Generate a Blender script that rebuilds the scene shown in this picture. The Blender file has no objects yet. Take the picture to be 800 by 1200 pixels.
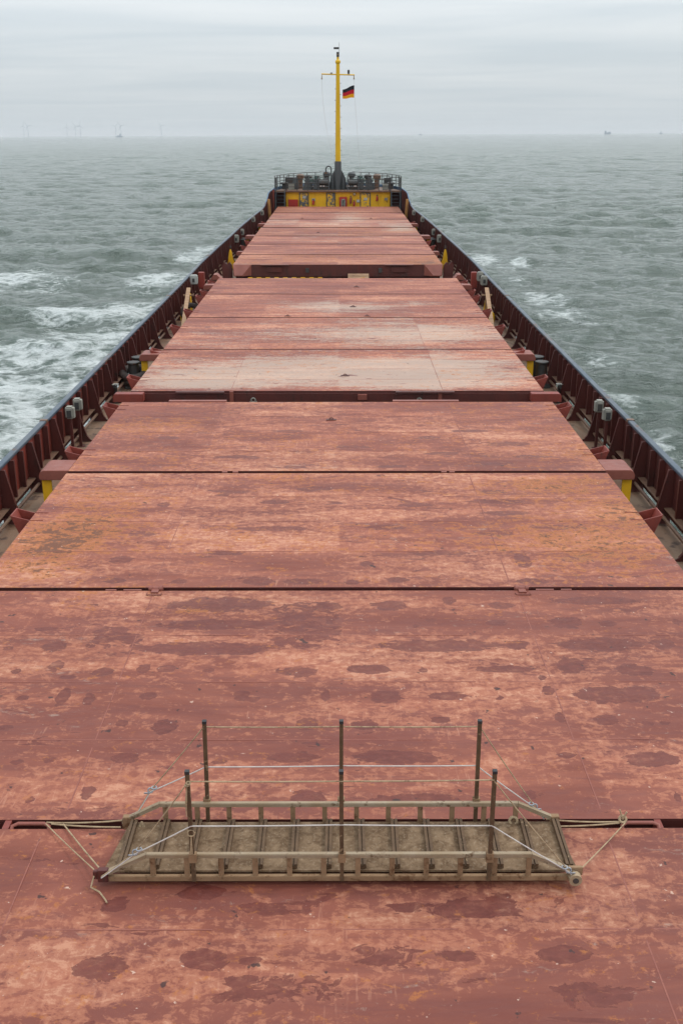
import bpy, bmesh, math, random
import numpy as np
from mathutils import Matrix, Vector, noise as mnoise

random.seed(7); rng = np.random.default_rng(11)
sc = bpy.context.scene
COL = sc.collection
R = math.radians

# ------------------------------------------------------------------ camera, world, sun, exposure
# Ship frame: X starboard, Y forward, Z up, Z = 0 on top of the hatch covers.  The ship rides slightly bow up and
# heeled; TILT carries the ship frame into the world, where the sea is level.
TILT = Matrix.Rotation(R(0.29), 4, 'Y') @ Matrix.Rotation(R(0.43), 4, 'X')
SEA = -3.2
cam = bpy.data.cameras.new('camera'); camo = bpy.data.objects.new('camera', cam); COL.objects.link(camo)
cam.sensor_fit = 'VERTICAL'; cam.sensor_height = 36.0; cam.lens = 36.0 * 1250 / 1200
cam.clip_start = 0.1; cam.clip_end = 60000
camo.matrix_world = TILT @ (Matrix.Translation((0.03, 0, 6.1)) @ Matrix.Rotation(R(-0.16), 4, 'Z')
                            @ Matrix.Rotation(R(90 - 19.92), 4, 'X'))
sc.camera = camo
sc.view_settings.view_transform = 'Standard'; sc.view_settings.look = 'None'
sc.view_settings.exposure = 0.0; sc.view_settings.gamma = 1.0; sc.view_settings.use_curve_mapping = False

SUN_EL, SUN_AZ = 50.0, 62.0          # azimuth clockwise from +Y (the bow)
W = bpy.data.worlds.new('World'); sc.world = W; W.use_nodes = True
nt = W.node_tree; nt.nodes.clear()
def wn(t): return nt.nodes.new(t)
wout = wn('ShaderNodeOutputWorld'); bg = wn('ShaderNodeBackground'); nt.links.new(bg.outputs[0], wout.inputs[0])
tcw = wn('ShaderNodeTexCoord')
sky = wn('ShaderNodeTexSky'); sky.sky_type = 'NISHITA'; sky.sun_disc = False
sky.sun_elevation = R(SUN_EL); sky.sun_rotation = R(SUN_AZ); sky.air_density = 1.2; sky.dust_density = 3.0
bg.inputs['Strength'].default_value = 0.1
sep = wn('ShaderNodeSeparateXYZ'); nt.links.new(tcw.outputs['Generated'], sep.inputs[0])
# overcast deck: brightness follows (1 + 2 sin h) / 3, streaked by low stratus
mr = wn('ShaderNodeMapRange'); mr.inputs['From Min'].default_value = 0.0; mr.inputs['From Max'].default_value = 1.0
mr.inputs['To Min'].default_value = 1.0; mr.inputs['To Max'].default_value = 2.7
nt.links.new(sep.outputs['Z'], mr.inputs['Value'])
# project direction on a cloud layer so streaks flatten towards the horizon
zc = wn('ShaderNodeMath'); zc.operation = 'MAXIMUM'; zc.inputs[1].default_value = 0.0; nt.links.new(sep.outputs['Z'], zc.inputs[0])
za = wn('ShaderNodeMath'); za.operation = 'ADD'; za.inputs[1].default_value = 0.035; nt.links.new(zc.outputs[0], za.inputs[0])
dx = wn('ShaderNodeMath'); dx.operation = 'DIVIDE'; nt.links.new(sep.outputs['X'], dx.inputs[0]); nt.links.new(za.outputs[0], dx.inputs[1])
dy = wn('ShaderNodeMath'); dy.operation = 'DIVIDE'; nt.links.new(sep.outputs['Y'], dy.inputs[0]); nt.links.new(za.outputs[0], dy.inputs[1])
cb = wn('ShaderNodeCombineXYZ'); nt.links.new(dx.outputs[0], cb.inputs[0]); nt.links.new(dy.outputs[0], cb.inputs[1])
mp = wn('ShaderNodeMapping'); mp.inputs['Scale'].default_value = (0.32, 0.55, 1); mp.inputs['Rotation'].default_value = (0, 0, R(8))
nt.links.new(cb.outputs[0], mp.inputs[0])
cn = wn('ShaderNodeTexNoise'); cn.inputs['Scale'].default_value = 1.0; cn.inputs['Detail'].default_value = 7; cn.inputs['Roughness'].default_value = 0.52
cn.inputs['Distortion'].default_value = 0.5
nt.links.new(mp.outputs[0], cn.inputs['Vector'])
cr = wn('ShaderNodeValToRGB'); cr.color_ramp.elements[0].position = 0.32; cr.color_ramp.elements[1].position = 0.68
cr.color_ramp.elements[0].color = (5.9, 6.6, 7.1, 1); cr.color_ramp.elements[1].color = (7.6, 8.0, 8.25, 1)
nt.links.new(cn.outputs['Fac'], cr.inputs[0])
mul = wn('ShaderNodeVectorMath'); mul.operation = 'SCALE'
nt.links.new(cr.outputs[0], mul.inputs[0]); nt.links.new(mr.outputs[0], mul.inputs['Scale'])
# thin flat tone right above the horizon
hz = wn('ShaderNodeMapRange'); hz.inputs['From Min'].default_value = 0.0; hz.inputs['From Max'].default_value = 0.10
hz.inputs['To Min'].default_value = 0.85; hz.inputs['To Max'].default_value = 0.0; nt.links.new(sep.outputs['Z'], hz.inputs['Value'])
hm = wn('ShaderNodeMix'); hm.data_type = 'RGBA'; hm.inputs['B'].default_value = (6.2, 6.85, 7.25, 1)
nt.links.new(hz.outputs[0], hm.inputs['Factor']); nt.links.new(mul.outputs[0], hm.inputs['A'])
mx = wn('ShaderNodeMix'); mx.data_type = 'RGBA'; mx.inputs['Factor'].default_value = 0.92
nt.links.new(sky.outputs[0], mx.inputs['A']); nt.links.new(hm.outputs['Result'], mx.inputs['B'])
nt.links.new(mx.outputs['Result'], bg.inputs['Color'])

sl = bpy.data.lights.new('sun', 'SUN'); sl.energy = 1.25; sl.angle = R(14); sl.color = (1, 0.96, 0.9)
so = bpy.data.objects.new('sun', sl); COL.objects.link(so)
sd = Vector((math.sin(R(SUN_AZ)) * math.cos(R(SUN_EL)), math.cos(R(SUN_AZ)) * math.cos(R(SUN_EL)), math.sin(R(SUN_EL))))
so.rotation_euler = (-sd).to_track_quat('-Z', 'Y').to_euler(); so.location = (0, 0, 60)

# ------------------------------------------------------------------ material helpers
class NB:
    def __init__(s, name):
        s.m = bpy.data.materials.new(name); s.m.use_nodes = True; s.t = s.m.node_tree; s.t.nodes.clear()
        s.out = s.t.nodes.new('ShaderNodeOutputMaterial')
        s.geo = s.t.nodes.new('ShaderNodeNewGeometry'); s.P = s.geo.outputs['Position']
    def n(s, t): return s.t.nodes.new(t)
    def l(s, a, b): s.t.links.new(a, b)
    def put(s, sock, v):
        if isinstance(v, bpy.types.NodeSocket): s.l(v, sock)
        elif isinstance(v, (tuple, list)) and sock.type == 'RGBA' and len(v) == 3: sock.default_value = (*v, 1)
        else: sock.default_value = v
    def scaled(s, v, sc_, rot=0.0):
        m = s.n('ShaderNodeMapping'); s.put(m.inputs['Vector'], v); m.inputs['Scale'].default_value = sc_
        m.inputs['Rotation'].default_value = (0, 0, rot); return m.outputs[0]
    def noise(s, vec, scale=1, detail=5, rough=0.55, dist=0.0):
        m = s.n('ShaderNodeTexNoise'); s.put(m.inputs['Vector'], vec); m.inputs['Scale'].default_value = scale
        m.inputs['Detail'].default_value = detail; m.inputs['Roughness'].default_value = rough; m.inputs['Distortion'].default_value = dist
        return m.outputs['Fac']
    def math(s, op, a, b=0.0, c=None, clamp=False):
        m = s.n('ShaderNodeMath'); m.operation = op; m.use_clamp = clamp
        s.put(m.inputs[0], a); s.put(m.inputs[1], b)
        if c is not None: s.put(m.inputs[2], c)
        return m.outputs[0]
    def rng(s, v, a, b, c=0.0, d=1.0):
        m = s.n('ShaderNodeMapRange'); m.clamp = True; s.put(m.inputs['Value'], v)
        for k, x in zip(('From Min', 'From Max', 'To Min', 'To Max'), (a, b, c, d)): s.put(m.inputs[k], x)
        return m.outputs[0]
    def mix(s, f, a, b):
        m = s.n('ShaderNodeMix'); m.data_type = 'RGBA'; s.put(m.inputs['Factor'], f)
        s.put(m.inputs['A'], a); s.put(m.inputs['B'], b); return m.outputs['Result']
    def bump(s, h, strength, dist, normal=None):
        m = s.n('ShaderNodeBump'); s.put(m.inputs['Height'], h); m.inputs['Strength'].default_value = strength
        m.inputs['Distance'].default_value = dist
        if normal is not None: s.l(normal, m.inputs['Normal'])
        return m.outputs[0]
    def attr(s, name):
        a = s.n('ShaderNodeAttribute'); a.attribute_name = name; q = s.n('ShaderNodeSeparateColor'); s.l(a.outputs['Color'], q.inputs[0])
        return q.outputs[0], q.outputs[1], q.outputs[2], a.outputs['Alpha']
    def bsdf(s, color, rough=0.5, metal=0.0, normal=None, spec=0.5, ior=None):
        p = s.n('ShaderNodeBsdfPrincipled'); s.put(p.inputs['Base Color'], color); s.put(p.inputs['Roughness'], rough)
        s.put(p.inputs['Metallic'], metal); p.inputs['Specular IOR Level'].default_value = spec
        if ior: p.inputs['IOR'].default_value = ior
        if normal is not None: s.l(normal, p.inputs['Normal'])
        return p
    def done(s, p): s.l(p.outputs[0], s.out.inputs[0]); return s.m

def painted(name, c, c2, rust=(0.13, 0.05, 0.025), amount=0.42, scale=2.5, rough=0.5, stretch=(1, 1, 0.35), spec=0.4):
    b = NB(name)
    v = b.scaled(b.P, stretch)
    n1 = b.noise(v, scale, 6, 0.6, 0.3); n2 = b.noise(v, scale * 4.3, 6, 0.65)
    col = b.mix(b.rng(n1, 0.35, 0.65), c, c2)
    q = b.math('MULTIPLY_ADD', n1, 0.45, b.math('MULTIPLY', n2, 0.55))
    m = b.rng(q, 1 - amount - 0.01, 1 - amount + 0.05)
    col = b.mix(m, col, rust)
    r = b.rng(n2, 0.3, 0.7, rough - 0.08, rough + 0.15)
    return b.done(b.bsdf(col, r, 0, b.bump(b.noise(b.P, 22, 5), 0.25, 0.02), spec))

M = {}
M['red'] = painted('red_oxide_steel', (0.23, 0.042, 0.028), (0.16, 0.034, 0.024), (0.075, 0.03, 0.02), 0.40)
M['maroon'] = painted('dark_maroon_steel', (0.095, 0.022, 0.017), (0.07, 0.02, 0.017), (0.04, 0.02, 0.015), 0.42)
M['pink'] = painted('faded_red_steel', (0.25, 0.078, 0.055), (0.19, 0.056, 0.04), (0.16, 0.07, 0.04), 0.36, 1.5)
M['railcap'] = painted('blue_grey_rail', (0.045, 0.07, 0.10), (0.075, 0.085, 0.10), (0.10, 0.06, 0.045), 0.43, 0.9, 0.4, (1, 0.5, 1))
M['bluerim'] = painted('blue_hull_rim', (0.05, 0.11, 0.19), (0.06, 0.11, 0.17), (0.12, 0.10, 0.09), 0.38)
M['yellow'] = painted('yellow_paint', (0.80, 0.45, 0.012), (0.70, 0.38, 0.012), (0.14, 0.06, 0.025), 0.405, 2.2)
M['peel'] = painted('peeling_yellow_on_grey', (0.75, 0.42, 0.02), (0.62, 0.34, 0.02), (0.10, 0.10, 0.10), 0.52, 1.7, 0.6, (1, 1, 1))
M['mast'] = painted('mast_yellow', (0.74, 0.45, 0.010), (0.66, 0.38, 0.010), (0.12, 0.06, 0.03), 0.375, 3)
M['grey'] = painted('grey_steel', (0.085, 0.09, 0.092), (0.06, 0.065, 0.067), (0.10, 0.06, 0.04), 0.38)
M['dark'] = painted('dark_steel', (0.035, 0.036, 0.036), (0.055, 0.05, 0.045), (0.07, 0.035, 0.022), 0.45)
M['brown'] = painted('rusty_brown_steel', (0.17, 0.10, 0.065), (0.13, 0.07, 0.045), (0.08, 0.04, 0.03), 0.42)
M['pale'] = painted('weathered_pale_grey', (0.27, 0.26, 0.22), (0.2, 0.19, 0.165), (0.15, 0.10, 0.07), 0.36, 6)
M['white'] = painted('white_paint', (0.40, 0.40, 0.37), (0.32, 0.32, 0.3), (0.2, 0.14, 0.1), 0.34, 6)
M['scarlet'] = painted('fire_red_paint', (0.42, 0.028, 0.02), (0.32, 0.025, 0.02), (0.2, 0.03, 0.02), 0.35, 4)
M['redlocker'] = painted('sun_bleached_red', (0.26, 0.04, 0.028), (0.20, 0.035, 0.025), (0.10, 0.03, 0.02), 0.42, 4)
M['orange'] = painted('ochre_wood', (0.38, 0.19, 0.05), (0.28, 0.13, 0.04), (0.14, 0.08, 0.04), 0.42, 3)
M['railmetal'] = painted('scuffed_rail_metal', (0.25, 0.175, 0.105), (0.30, 0.235, 0.165), (0.13, 0.08, 0.045), 0.43, 3.5, 0.55, (1, 1, 1), 0.25)
M['batten'] = painted('dark_worn_batten', (0.120, 0.072, 0.040), (0.080, 0.047, 0.027), (0.25, 0.17, 0.10), 0.42, 7, 0.6, (1, 1, 1), 0.2)
M['wood'] = painted('weathered_wood', (0.34, 0.215, 0.13), (0.25, 0.15, 0.09), (0.14, 0.09, 0.06), 0.42, 4, 0.75, (0.5, 3, 1), 0.2)
M['rubber'] = painted('old_rubber', (0.045, 0.035, 0.03), (0.07, 0.052, 0.045), (0.08, 0.06, 0.05), 0.4, 5, 0.75)
M['green'] = painted('dull_green_machine', (0.05, 0.085, 0.07), (0.04, 0.06, 0.055), (0.05, 0.04, 0.03), 0.42, 3)
M['tan'] = painted('grimy_alloy', (0.27, 0.17, 0.098), (0.19, 0.112, 0.062), (0.12, 0.06, 0.03), 0.45, 5, 0.62, (1, 1, 1), 0.15)
M['capblack'] = painted('black_plastic_cap', (0.02, 0.02, 0.025), (0.03, 0.03, 0.03), (0.03, 0.03, 0.03), 0.3, 8)
M['hullout'] = painted('hull_side_paint', (0.05, 0.07, 0.10), (0.045, 0.06, 0.08), (0.12, 0.05, 0.03), 0.42, 0.8)
M['ropetan'] = painted('tan_rope', (0.40, 0.30, 0.19), (0.30, 0.21, 0.13), (0.2, 0.14, 0.09), 0.45, 14, 0.9, (1, 1, 1), 0.1)
M['ropewhite'] = painted('white_rope', (0.55, 0.50, 0.46), (0.45, 0.40, 0.38), (0.4, 0.33, 0.3), 0.4, 20, 0.85, (1, 1, 1), 0.1)
M['shackle'] = painted('galvanised_shackle', (0.3, 0.31, 0.33), (0.2, 0.2, 0.22), (0.15, 0.13, 0.12), 0.4, 20, 0.4, (1, 1, 1))
M['cream'] = painted('cream_roller', (0.33, 0.24, 0.15), (0.25, 0.18, 0.11), (0.2, 0.14, 0.09), 0.4, 12, 0.6, (1, 1, 1))
M['flagk'] = painted('black_cloth', (0.015, 0.018, 0.025), (0.012, 0.014, 0.02), (0.015, 0.018, 0.025), 0.2, 5, 0.9)
M['flagr'] = painted('red_cloth', (0.50, 0.012, 0.03), (0.44, 0.01, 0.025), (0.5, 0.012, 0.03), 0.2, 5, 0.9)
M['flagg'] = painted('gold_cloth', (0.78, 0.36, 0.01), (0.72, 0.32, 0.01), (0.7, 0.3, 0.01), 0.2, 5, 0.9)
M['hazeship'] = painted('far_ship_haze_tint', (0.42, 0.47, 0.52), (0.40, 0.45, 0.50), (0.40, 0.44, 0.48), 0.3, 0.1)  # distance haze mixed into the ships' own colour
M['turbine'] = painted('turbine_haze_tint', (0.60, 0.65, 0.69), (0.58, 0.63, 0.67), (0.58, 0.62, 0.66), 0.2, 0.1)  # pale, near sky tone: the fade in haze is put into the colour

def deck_mat():
    b = NB('walkway_deck_steel')
    n1 = b.noise(b.P, 0.9, 7, 0.62, 0.4); n2 = b.noise(b.scaled(b.P, (3, 0.8, 1)), 1.6, 7, 0.65)
    c = b.mix(b.rng(n1, 0.35, 0.68), (0.20, 0.11, 0.07), (0.24, 0.17, 0.115))
    c = b.mix(b.rng(n2, 0.52, 0.68), c, (0.20, 0.10, 0.055))
    c = b.mix(b.rng(b.noise(b.P, 3.1, 6), 0.58, 0.66), c, (0.09, 0.055, 0.042))
    return b.done(b.bsdf(c, b.rng(n1, 0.35, 0.65, 0.5, 0.75), 0, b.bump(b.noise(b.P, 15, 5), 0.2, 0.02), 0.25))
M['deck'] = deck_mat()

def hatch_mat():
    b = NB('hatch_cover_paint')
    stain, rust, pale, scuff = b.attr('mark'); tone, seam, _, _ = b.attr('tone')
    P = b.P
    nb = b.noise(b.scaled(P, (0.42, 1.5, 1)), 1.0, 8, 0.62, 0.9)              # broad blotches, long across the ship
    nf = b.noise(b.scaled(P, (1.0, 2.1, 1), 0.21), 2.7, 9, 0.70, 1.3)               # flaky scuffs
    ns = b.noise(b.scaled(P, (0.45, 2.6, 1)), 1.5, 7, 0.62, 1.2)               # thin streaks across
    nx = b.noise(P, 14, 8, 0.72)                                              # speckle
    brush = b.noise(b.scaled(P, (9.0, 1.2, 1), 0.18), 2.2, 5, 0.6)            # brush / scrape marks along the ship
    nv = b.noise(b.scaled(P, (0.9, 1.5, 1), -0.3), 6.0, 8, 0.72, 1.5)
    base = b.mix(b.rng(nb, 0.36, 0.64), (0.180, 0.049, 0.032), (0.290, 0.090, 0.054))
    base = b.mix(b.math('MULTIPLY', b.rng(ns, 0.48, 0.60), 0.5), base, (0.150, 0.045, 0.037))
    band = b.noise(b.scaled(P, (0.10, 1.25, 1)), 1.0, 1, 0.4, 0.2)  # soft dark bands across the ship: beam shadows painted into the colour
    base = b.mix(b.math('MULTIPLY', b.rng(band, 0.42, 0.62), 0.38), base, (0.150, 0.042, 0.033))
    fl = b.noise(b.scaled(P, (1.0, 1.25, 1), 0.4), 9.0, 10, 0.76, 0.5)
    q = b.math('ADD', b.math('MULTIPLY_ADD', nf, 0.34, b.math('MULTIPLY', fl, 0.44)), b.math('MULTIPLY', nb, 0.22))
    q = b.math('SUBTRACT', q, b.math('MULTIPLY', b.math('SUBTRACT', band, 0.5), 0.16))
    q = b.math('ADD', q, b.math('MULTIPLY', b.math('SUBTRACT', brush, 0.5), 0.07))
    q = b.math('ADD', q, b.math('MULTIPLY', b.math('SUBTRACT', scuff, 0.5), 0.20))
    base = b.mix(b.math('MULTIPLY', b.rng(q, 0.498, 0.540), 0.52), base, (0.43, 0.165, 0.094))
    base = b.mix(b.math('MULTIPLY', b.rng(q, 0.560, 0.605), 0.52), base, (0.56, 0.285, 0.180))
    scr = b.noise(b.scaled(P, (16, 1.4, 1), 0.12), 1.6, 4, 0.55)
    base = b.mix(b.math('MULTIPLY', b.math('MULTIPLY', b.rng(scr, 0.60, 0.66), b.rng(nb, 0.50, 0.60)), 0.38), base, (0.50, 0.235, 0.150))
    # salt bloom
    pq = b.math('ADD', b.math('MULTIPLY_ADD', ns, 0.45, b.math('MULTIPLY', nv, 0.55)), b.math('MULTIPLY', b.math('SUBTRACT', pale, 0.5), 0.5))
    base = b.mix(b.math('MULTIPLY', b.rng(pq, 0.52, 0.64), 0.62), base, (0.43, 0.345, 0.275))
    # old patched paint and puddle rings, outlined by their own field
    wob = b.noise(b.scaled(P, (1.0, 1.6, 1)), 3.6, 9, 0.66, 1.0)
    sq = b.math('ADD', stain, b.math('MULTIPLY', b.math('SUBTRACT', wob, 0.5), 1.15))
    small = b.noise(b.scaled(P, (0.7, 2.3, 1)), 1.9, 6, 0.6, 0.6)
    sq = b.math('MAXIMUM', sq, b.rng(small, 0.60, 0.72, 0.3, 0.75))
    sm = b.math('MULTIPLY', b.rng(sq, 0.50, 0.52), b.rng(b.noise(b.scaled(P, (1.2, 1.6, 1), 0.5), 4.5, 7, 0.7, 1.0), 0.34, 0.50, 0.62, 1.0))
    edge = b.math('MULTIPLY', b.rng(sq, 0.44, 0.53), b.math('SUBTRACT', 1.0, sm))
    base = b.mix(b.math('MULTIPLY', edge, 0.12), base, (0.45, 0.19, 0.115))
    sc_ = b.mix(b.rng(nv, 0.35, 0.68), (0.100, 0.020, 0.015), (0.155, 0.036, 0.026))
    base = b.mix(b.math('MULTIPLY', sm, b.rng(b.noise(P, 0.8, 3), 0.35, 0.65, 0.75, 0.95)), base, sc_)
    # rust blooms
    rq = b.math('ADD', b.math('MULTIPLY_ADD', nx, 0.40, b.math('MULTIPLY', b.noise(b.scaled(P, (0.9, 1.6, 1)), 3.4, 9, 0.75, 0.7), 0.60)), b.math('MULTIPLY', b.math('SUBTRACT', rust, 0.5), 0.17))
    base = b.mix(b.math('MULTIPLY', b.rng(rq, 0.53, 0.60), 0.75), base, (0.40, 0.135, 0.032))
    base = b.mix(b.math('MULTIPLY', b.rng(rq, 0.60, 0.635), 0.85), base, (0.10, 0.038, 0.024))
    # dark pits and pale flecks
    pit = b.noise(P, 6.5, 4, 0.5)
    base = b.mix(b.math('MULTIPLY', b.rng(pit, 0.70, 0.73), 0.85), base, (0.040, 0.020, 0.020))
    base = b.mix(b.math('MULTIPLY', b.rng(b.noise(b.scaled(P, (1, 1, 1), 0.7), 11, 4, 0.6), 0.70, 0.73), 0.7), base, (0.6, 0.42, 0.33))
    hs = b.n('ShaderNodeHueSaturation'); b.l(base, hs.inputs['Color']); b.put(hs.inputs['Value'], b.math('ADD', 0.475, tone))
    rough = b.math('SUBTRACT', b.rng(nf, 0.35, 0.7, 0.55, 0.75), b.math('MULTIPLY', sm, 0.12))
    h = b.math('ADD', b.math('MULTIPLY', nf, 0.5), b.math('MULTIPLY', nx, 0.45))
    h = b.math('SUBTRACT', h, b.math('MULTIPLY', sm, 0.3))
    nrm = b.bump(h, 0.5, 0.014)
    nrm = b.bump(b.noise(b.scaled(P, (0.5, 1.3, 1)), 1.1, 2), 0.5, 0.05, nrm)
    return b.done(b.bsdf(hs.outputs[0], rough, 0, nrm, 0.28))
M['hatch'] = hatch_mat()

def board_mat():
    b = NB('grimy_gangway_board')
    n = b.noise(b.P, 9, 8, 0.68, 0.5); n2 = b.noise(b.P, 40, 4, 0.6)
    c = b.mix(b.rng(n, 0.38, 0.66), (0.10, 0.060, 0.034), (0.225, 0.150, 0.092))
    c = b.mix(b.math('MULTIPLY', b.rng(n2, 0.55, 0.7), 0.4), c, (0.36, 0.28, 0.2))
    ck = b.n('ShaderNodeTexChecker'); b.l(b.P, ck.inputs['Vector']); ck.inputs['Scale'].default_value = 28
    return b.done(b.bsdf(c, 0.75, 0, b.bump(ck.outputs['Fac'], 0.25, 0.004), 0.08))
M['board'] = board_mat()

def sea_mat():
    b = NB('sea_water')
    foam, crest, _, _ = b.attr('sea'); P = b.P
    cd = b.n('ShaderNodeCameraData').outputs['View Distance']
    d1 = b.noise(b.scaled(P, (0.75, 1.35, 1), 0.15), 1.3, 8, 0.62, 0.6)
    d2 = b.noise(b.scaled(P, (0.8, 1.5, 1), -0.3), 0.22, 7, 0.6, 0.4)
    fn = b.noise(P, 0.55, 9, 0.63, 0.8)
    # lacy foam: cells of a warped Voronoi
    warp = b.n('ShaderNodeTexNoise'); b.l(P, warp.inputs['Vector']); warp.inputs['Scale'].default_value = 0.5; warp.inputs['Detail'].default_value = 4
    wv = b.n('ShaderNodeVectorMath'); wv.operation = 'MULTIPLY_ADD'; b.l(warp.outputs['Color'], wv.inputs[0]); wv.inputs[1].default_value = (1.9, 1.9, 0); b.l(P, wv.inputs[2])
    vo = b.n('ShaderNodeTexVoronoi'); vo.feature = 'DISTANCE_TO_EDGE'; b.l(b.scaled(wv.outputs[0], (0.7, 1.25, 1)), vo.inputs['Vector']); vo.inputs['Scale'].default_value = 1.25
    lace = b.rng(vo.outputs['Distance'], 0.0, 0.30, 1.0, 0.0)
    f2 = b.noise(b.scaled(P, (0.8, 1.2, 1)), 2.6, 9, 0.7, 1.2)
    fq = b.math('ADD', foam, b.math('ADD', b.math('MULTIPLY', b.math('SUBTRACT', lace, 0.60), 0.48), b.math('MULTIPLY', b.math('SUBTRACT', fn, 0.5), 1.5)))
    fq = b.math('ADD', fq, b.math('MULTIPLY', b.math('SUBTRACT', f2, 0.5), 1.9))
    fm = b.math('MULTIPLY', b.math('MULTIPLY', b.rng(fq, 0.38, 1.0), b.rng(foam, 0.04, 0.25)), 0.92)
    water = b.mix(b.rng(fn, 0.3, 0.7), (0.088, 0.112, 0.094), (0.110, 0.136, 0.114))
    water = b.mix(b.math('MULTIPLY', crest, 0.4), water, (0.125, 0.168, 0.134))  # greener crests: light shining through the waves, painted into the colour
    water = b.mix(b.math('MULTIPLY', b.rng(foam, 0.1, 0.8), 0.5), water, (0.12, 0.165, 0.145))
    d3 = b.noise(b.scaled(P, (0.6, 1.6, 1), 0.1), 3.4, 5, 0.6, 0.4)
    h = b.math('ADD', b.math('MULTIPLY', d1, 0.75), b.math('ADD', b.math('MULTIPLY', d2, 1.6), b.math('MULTIPLY', d3, 0.30)))
    nrm = b.bump(h, 1.0, 0.68)
    wp = b.bsdf(water, 0.05, 0, nrm, 0.5, 1.333)
    fp = b.bsdf((0.62, 0.65, 0.64), 0.9, 0, nrm, 0.1)
    ms = b.n('ShaderNodeMixShader'); b.l(fm, ms.inputs[0]); b.l(wp.outputs[0], ms.inputs[1]); b.l(fp.outputs[0], ms.inputs[2])
    b.l(ms.outputs[0], b.out.inputs[0]); return b.m
M['sea'] = sea_mat()

# ------------------------------------------------------------------ mesh helpers
SHIP = []          # top-level objects carried by the ship
class MB:
    def __init__(s): s.v = []; s.f = []
    def add(s, vs, fs):
        k = len(s.v); s.v += [tuple(p) for p in vs]; s.f += [tuple(i + k for i in f) for f in fs]; return s
    def box(s, x0, x1, y0, y1, z0, z1):
        if x0 > x1: x0, x1 = x1, x0
        if y0 > y1: y0, y1 = y1, y0
        if z0 > z1: z0, z1 = z1, z0
        vs = [(x0,y0,z0),(x1,y0,z0),(x1,y1,z0),(x0,y1,z0),(x0,y0,z1),(x1,y0,z1),(x1,y1,z1),(x0,y1,z1)]
        return s.add(vs, [(0,3,2,1),(4,5,6,7),(0,1,5,4),(1,2,6,5),(2,3,7,6),(3,0,4,7)])
    def prism(s, poly, a, b, axis='y'):
        """extrude a 2D polygon along an axis; poly in the other two axes"""
        n = len(poly)
        def P(u, v, w): return {'y': (u, w, v), 'x': (w, u, v), 'z': (u, v, w)}[axis]
        vs = [P(u, v, a) for u, v in poly] + [P(u, v, b) for u, v in poly]
        fs = [tuple(range(n)), tuple(range(2 * n - 1, n - 1, -1))] + [(i, i + n, (i + 1) % n + n, (i + 1) % n) for i in range(n)]
        return s.add(vs, fs)
    def tube(s, pts, r, n=8, cap=True):
        pts = [Vector(p) for p in pts]; rs = r if isinstance(r, (list, tuple)) else [r] * len(pts)
        vs, fs = [], []; prev = None
        for i, p in enumerate(pts):
            t = (pts[min(i + 1, len(pts) - 1)] - pts[max(i - 1, 0)]).normalized()
            if prev is None:
                a = Vector((0, 0, 1)) if abs(t.z) < 0.9 else Vector((1, 0, 0)); u = t.cross(a).normalized()
            else: u = (prev - t * prev.dot(t)).normalized()
            prev = u; w = t.cross(u)
            for k in range(n):
                a = 2 * math.pi * k / n; vs.append(p + (u * math.cos(a) + w * math.sin(a)) * rs[i])
        for i in range(len(pts) - 1):
            for k in range(n):
                fs.append((i*n+k, i*n+(k+1) % n, (i+1)*n+(k+1) % n, (i+1)*n+k))
        if cap: fs += [tuple(range(n-1, -1, -1)), tuple(range((len(pts)-1)*n, len(pts)*n))]
        return s.add(vs, fs)
    def lathe(s, prof, c=(0, 0, 0), n=20):
        vs, fs = [], []
        for r, z in prof:
            for k in range(n):
                a = 2 * math.pi * k / n; vs.append((c[0] + r*math.cos(a), c[1] + r*math.sin(a), c[2] + z))
        for i in range(len(prof) - 1):
            for k in range(n): fs.append((i*n+k, i*n+(k+1) % n, (i+1)*n+(k+1) % n, (i+1)*n+k))
        fs += [tuple(range(n-1, -1, -1)), tuple(range((len(prof)-1)*n, len(prof)*n))]
        return s.add(vs, fs)
    def torus(s, c, R0, r0, tilt=None, n=28, m=12):
        T = tilt or Matrix(); vs, fs = [], []
        for i in range(n):
            a = 2 * math.pi * i / n
            for k in range(m):
                b_ = 2 * math.pi * k / m
                p = Vector(((R0 + r0*math.cos(b_))*math.cos(a), (R0 + r0*math.cos(b_))*math.sin(a), r0*math.sin(b_)*0.9))
                vs.append(T @ p + Vector(c))
        for i in range(n):
            for k in range(m): fs.append((i*m+k, ((i+1) % n)*m+k, ((i+1) % n)*m+(k+1) % m, i*m+(k+1) % m))
        return s.add(vs, fs)
    def mesh(s, name, m, bevel=0.0, smooth=False):
        me = bpy.data.meshes.new(name); me.from_pydata(s.v, [], s.f); me.validate()
        bm = bmesh.new(); bm.from_mesh(me); bmesh.ops.recalc_face_normals(bm, faces=bm.faces)
        if bevel:
            es = [e for e in bm.edges if len(e.link_faces) == 2 and e.calc_face_angle(0) > 0.6]
            bmesh.ops.bevel(bm, geom=es, offset=bevel, segments=2, affect='EDGES', clamp_overlap=True)
        bm.to_mesh(me); bm.free()
        if smooth:
            for p in me.polygons: p.use_smooth = True
            me.set_sharp_from_angle(angle=R(40))
        me.materials.append(M[m]); return me
def obj(name, mb, m, parent=None, loc=(0, 0, 0), bevel=0.0, smooth=False, rot=(0, 0, 0)):
    o = bpy.data.objects.new(name, mb.mesh(name, m, bevel, smooth)); COL.objects.link(o); o.location = loc; o.rotation_euler = rot
    if parent is not None: o.parent = parent
    else: SHIP.append(o)
    return o
def thing(name, label, cat, loc=(0, 0, 0), group=None, rot=(0, 0, 0), ship=True):
    o = bpy.data.objects.new(name, None); COL.objects.link(o); o.location = loc; o.rotation_euler = rot; o.empty_display_size = 0.2
    tag(o, label, cat, group)
    if ship: SHIP.append(o)
    return o
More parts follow.
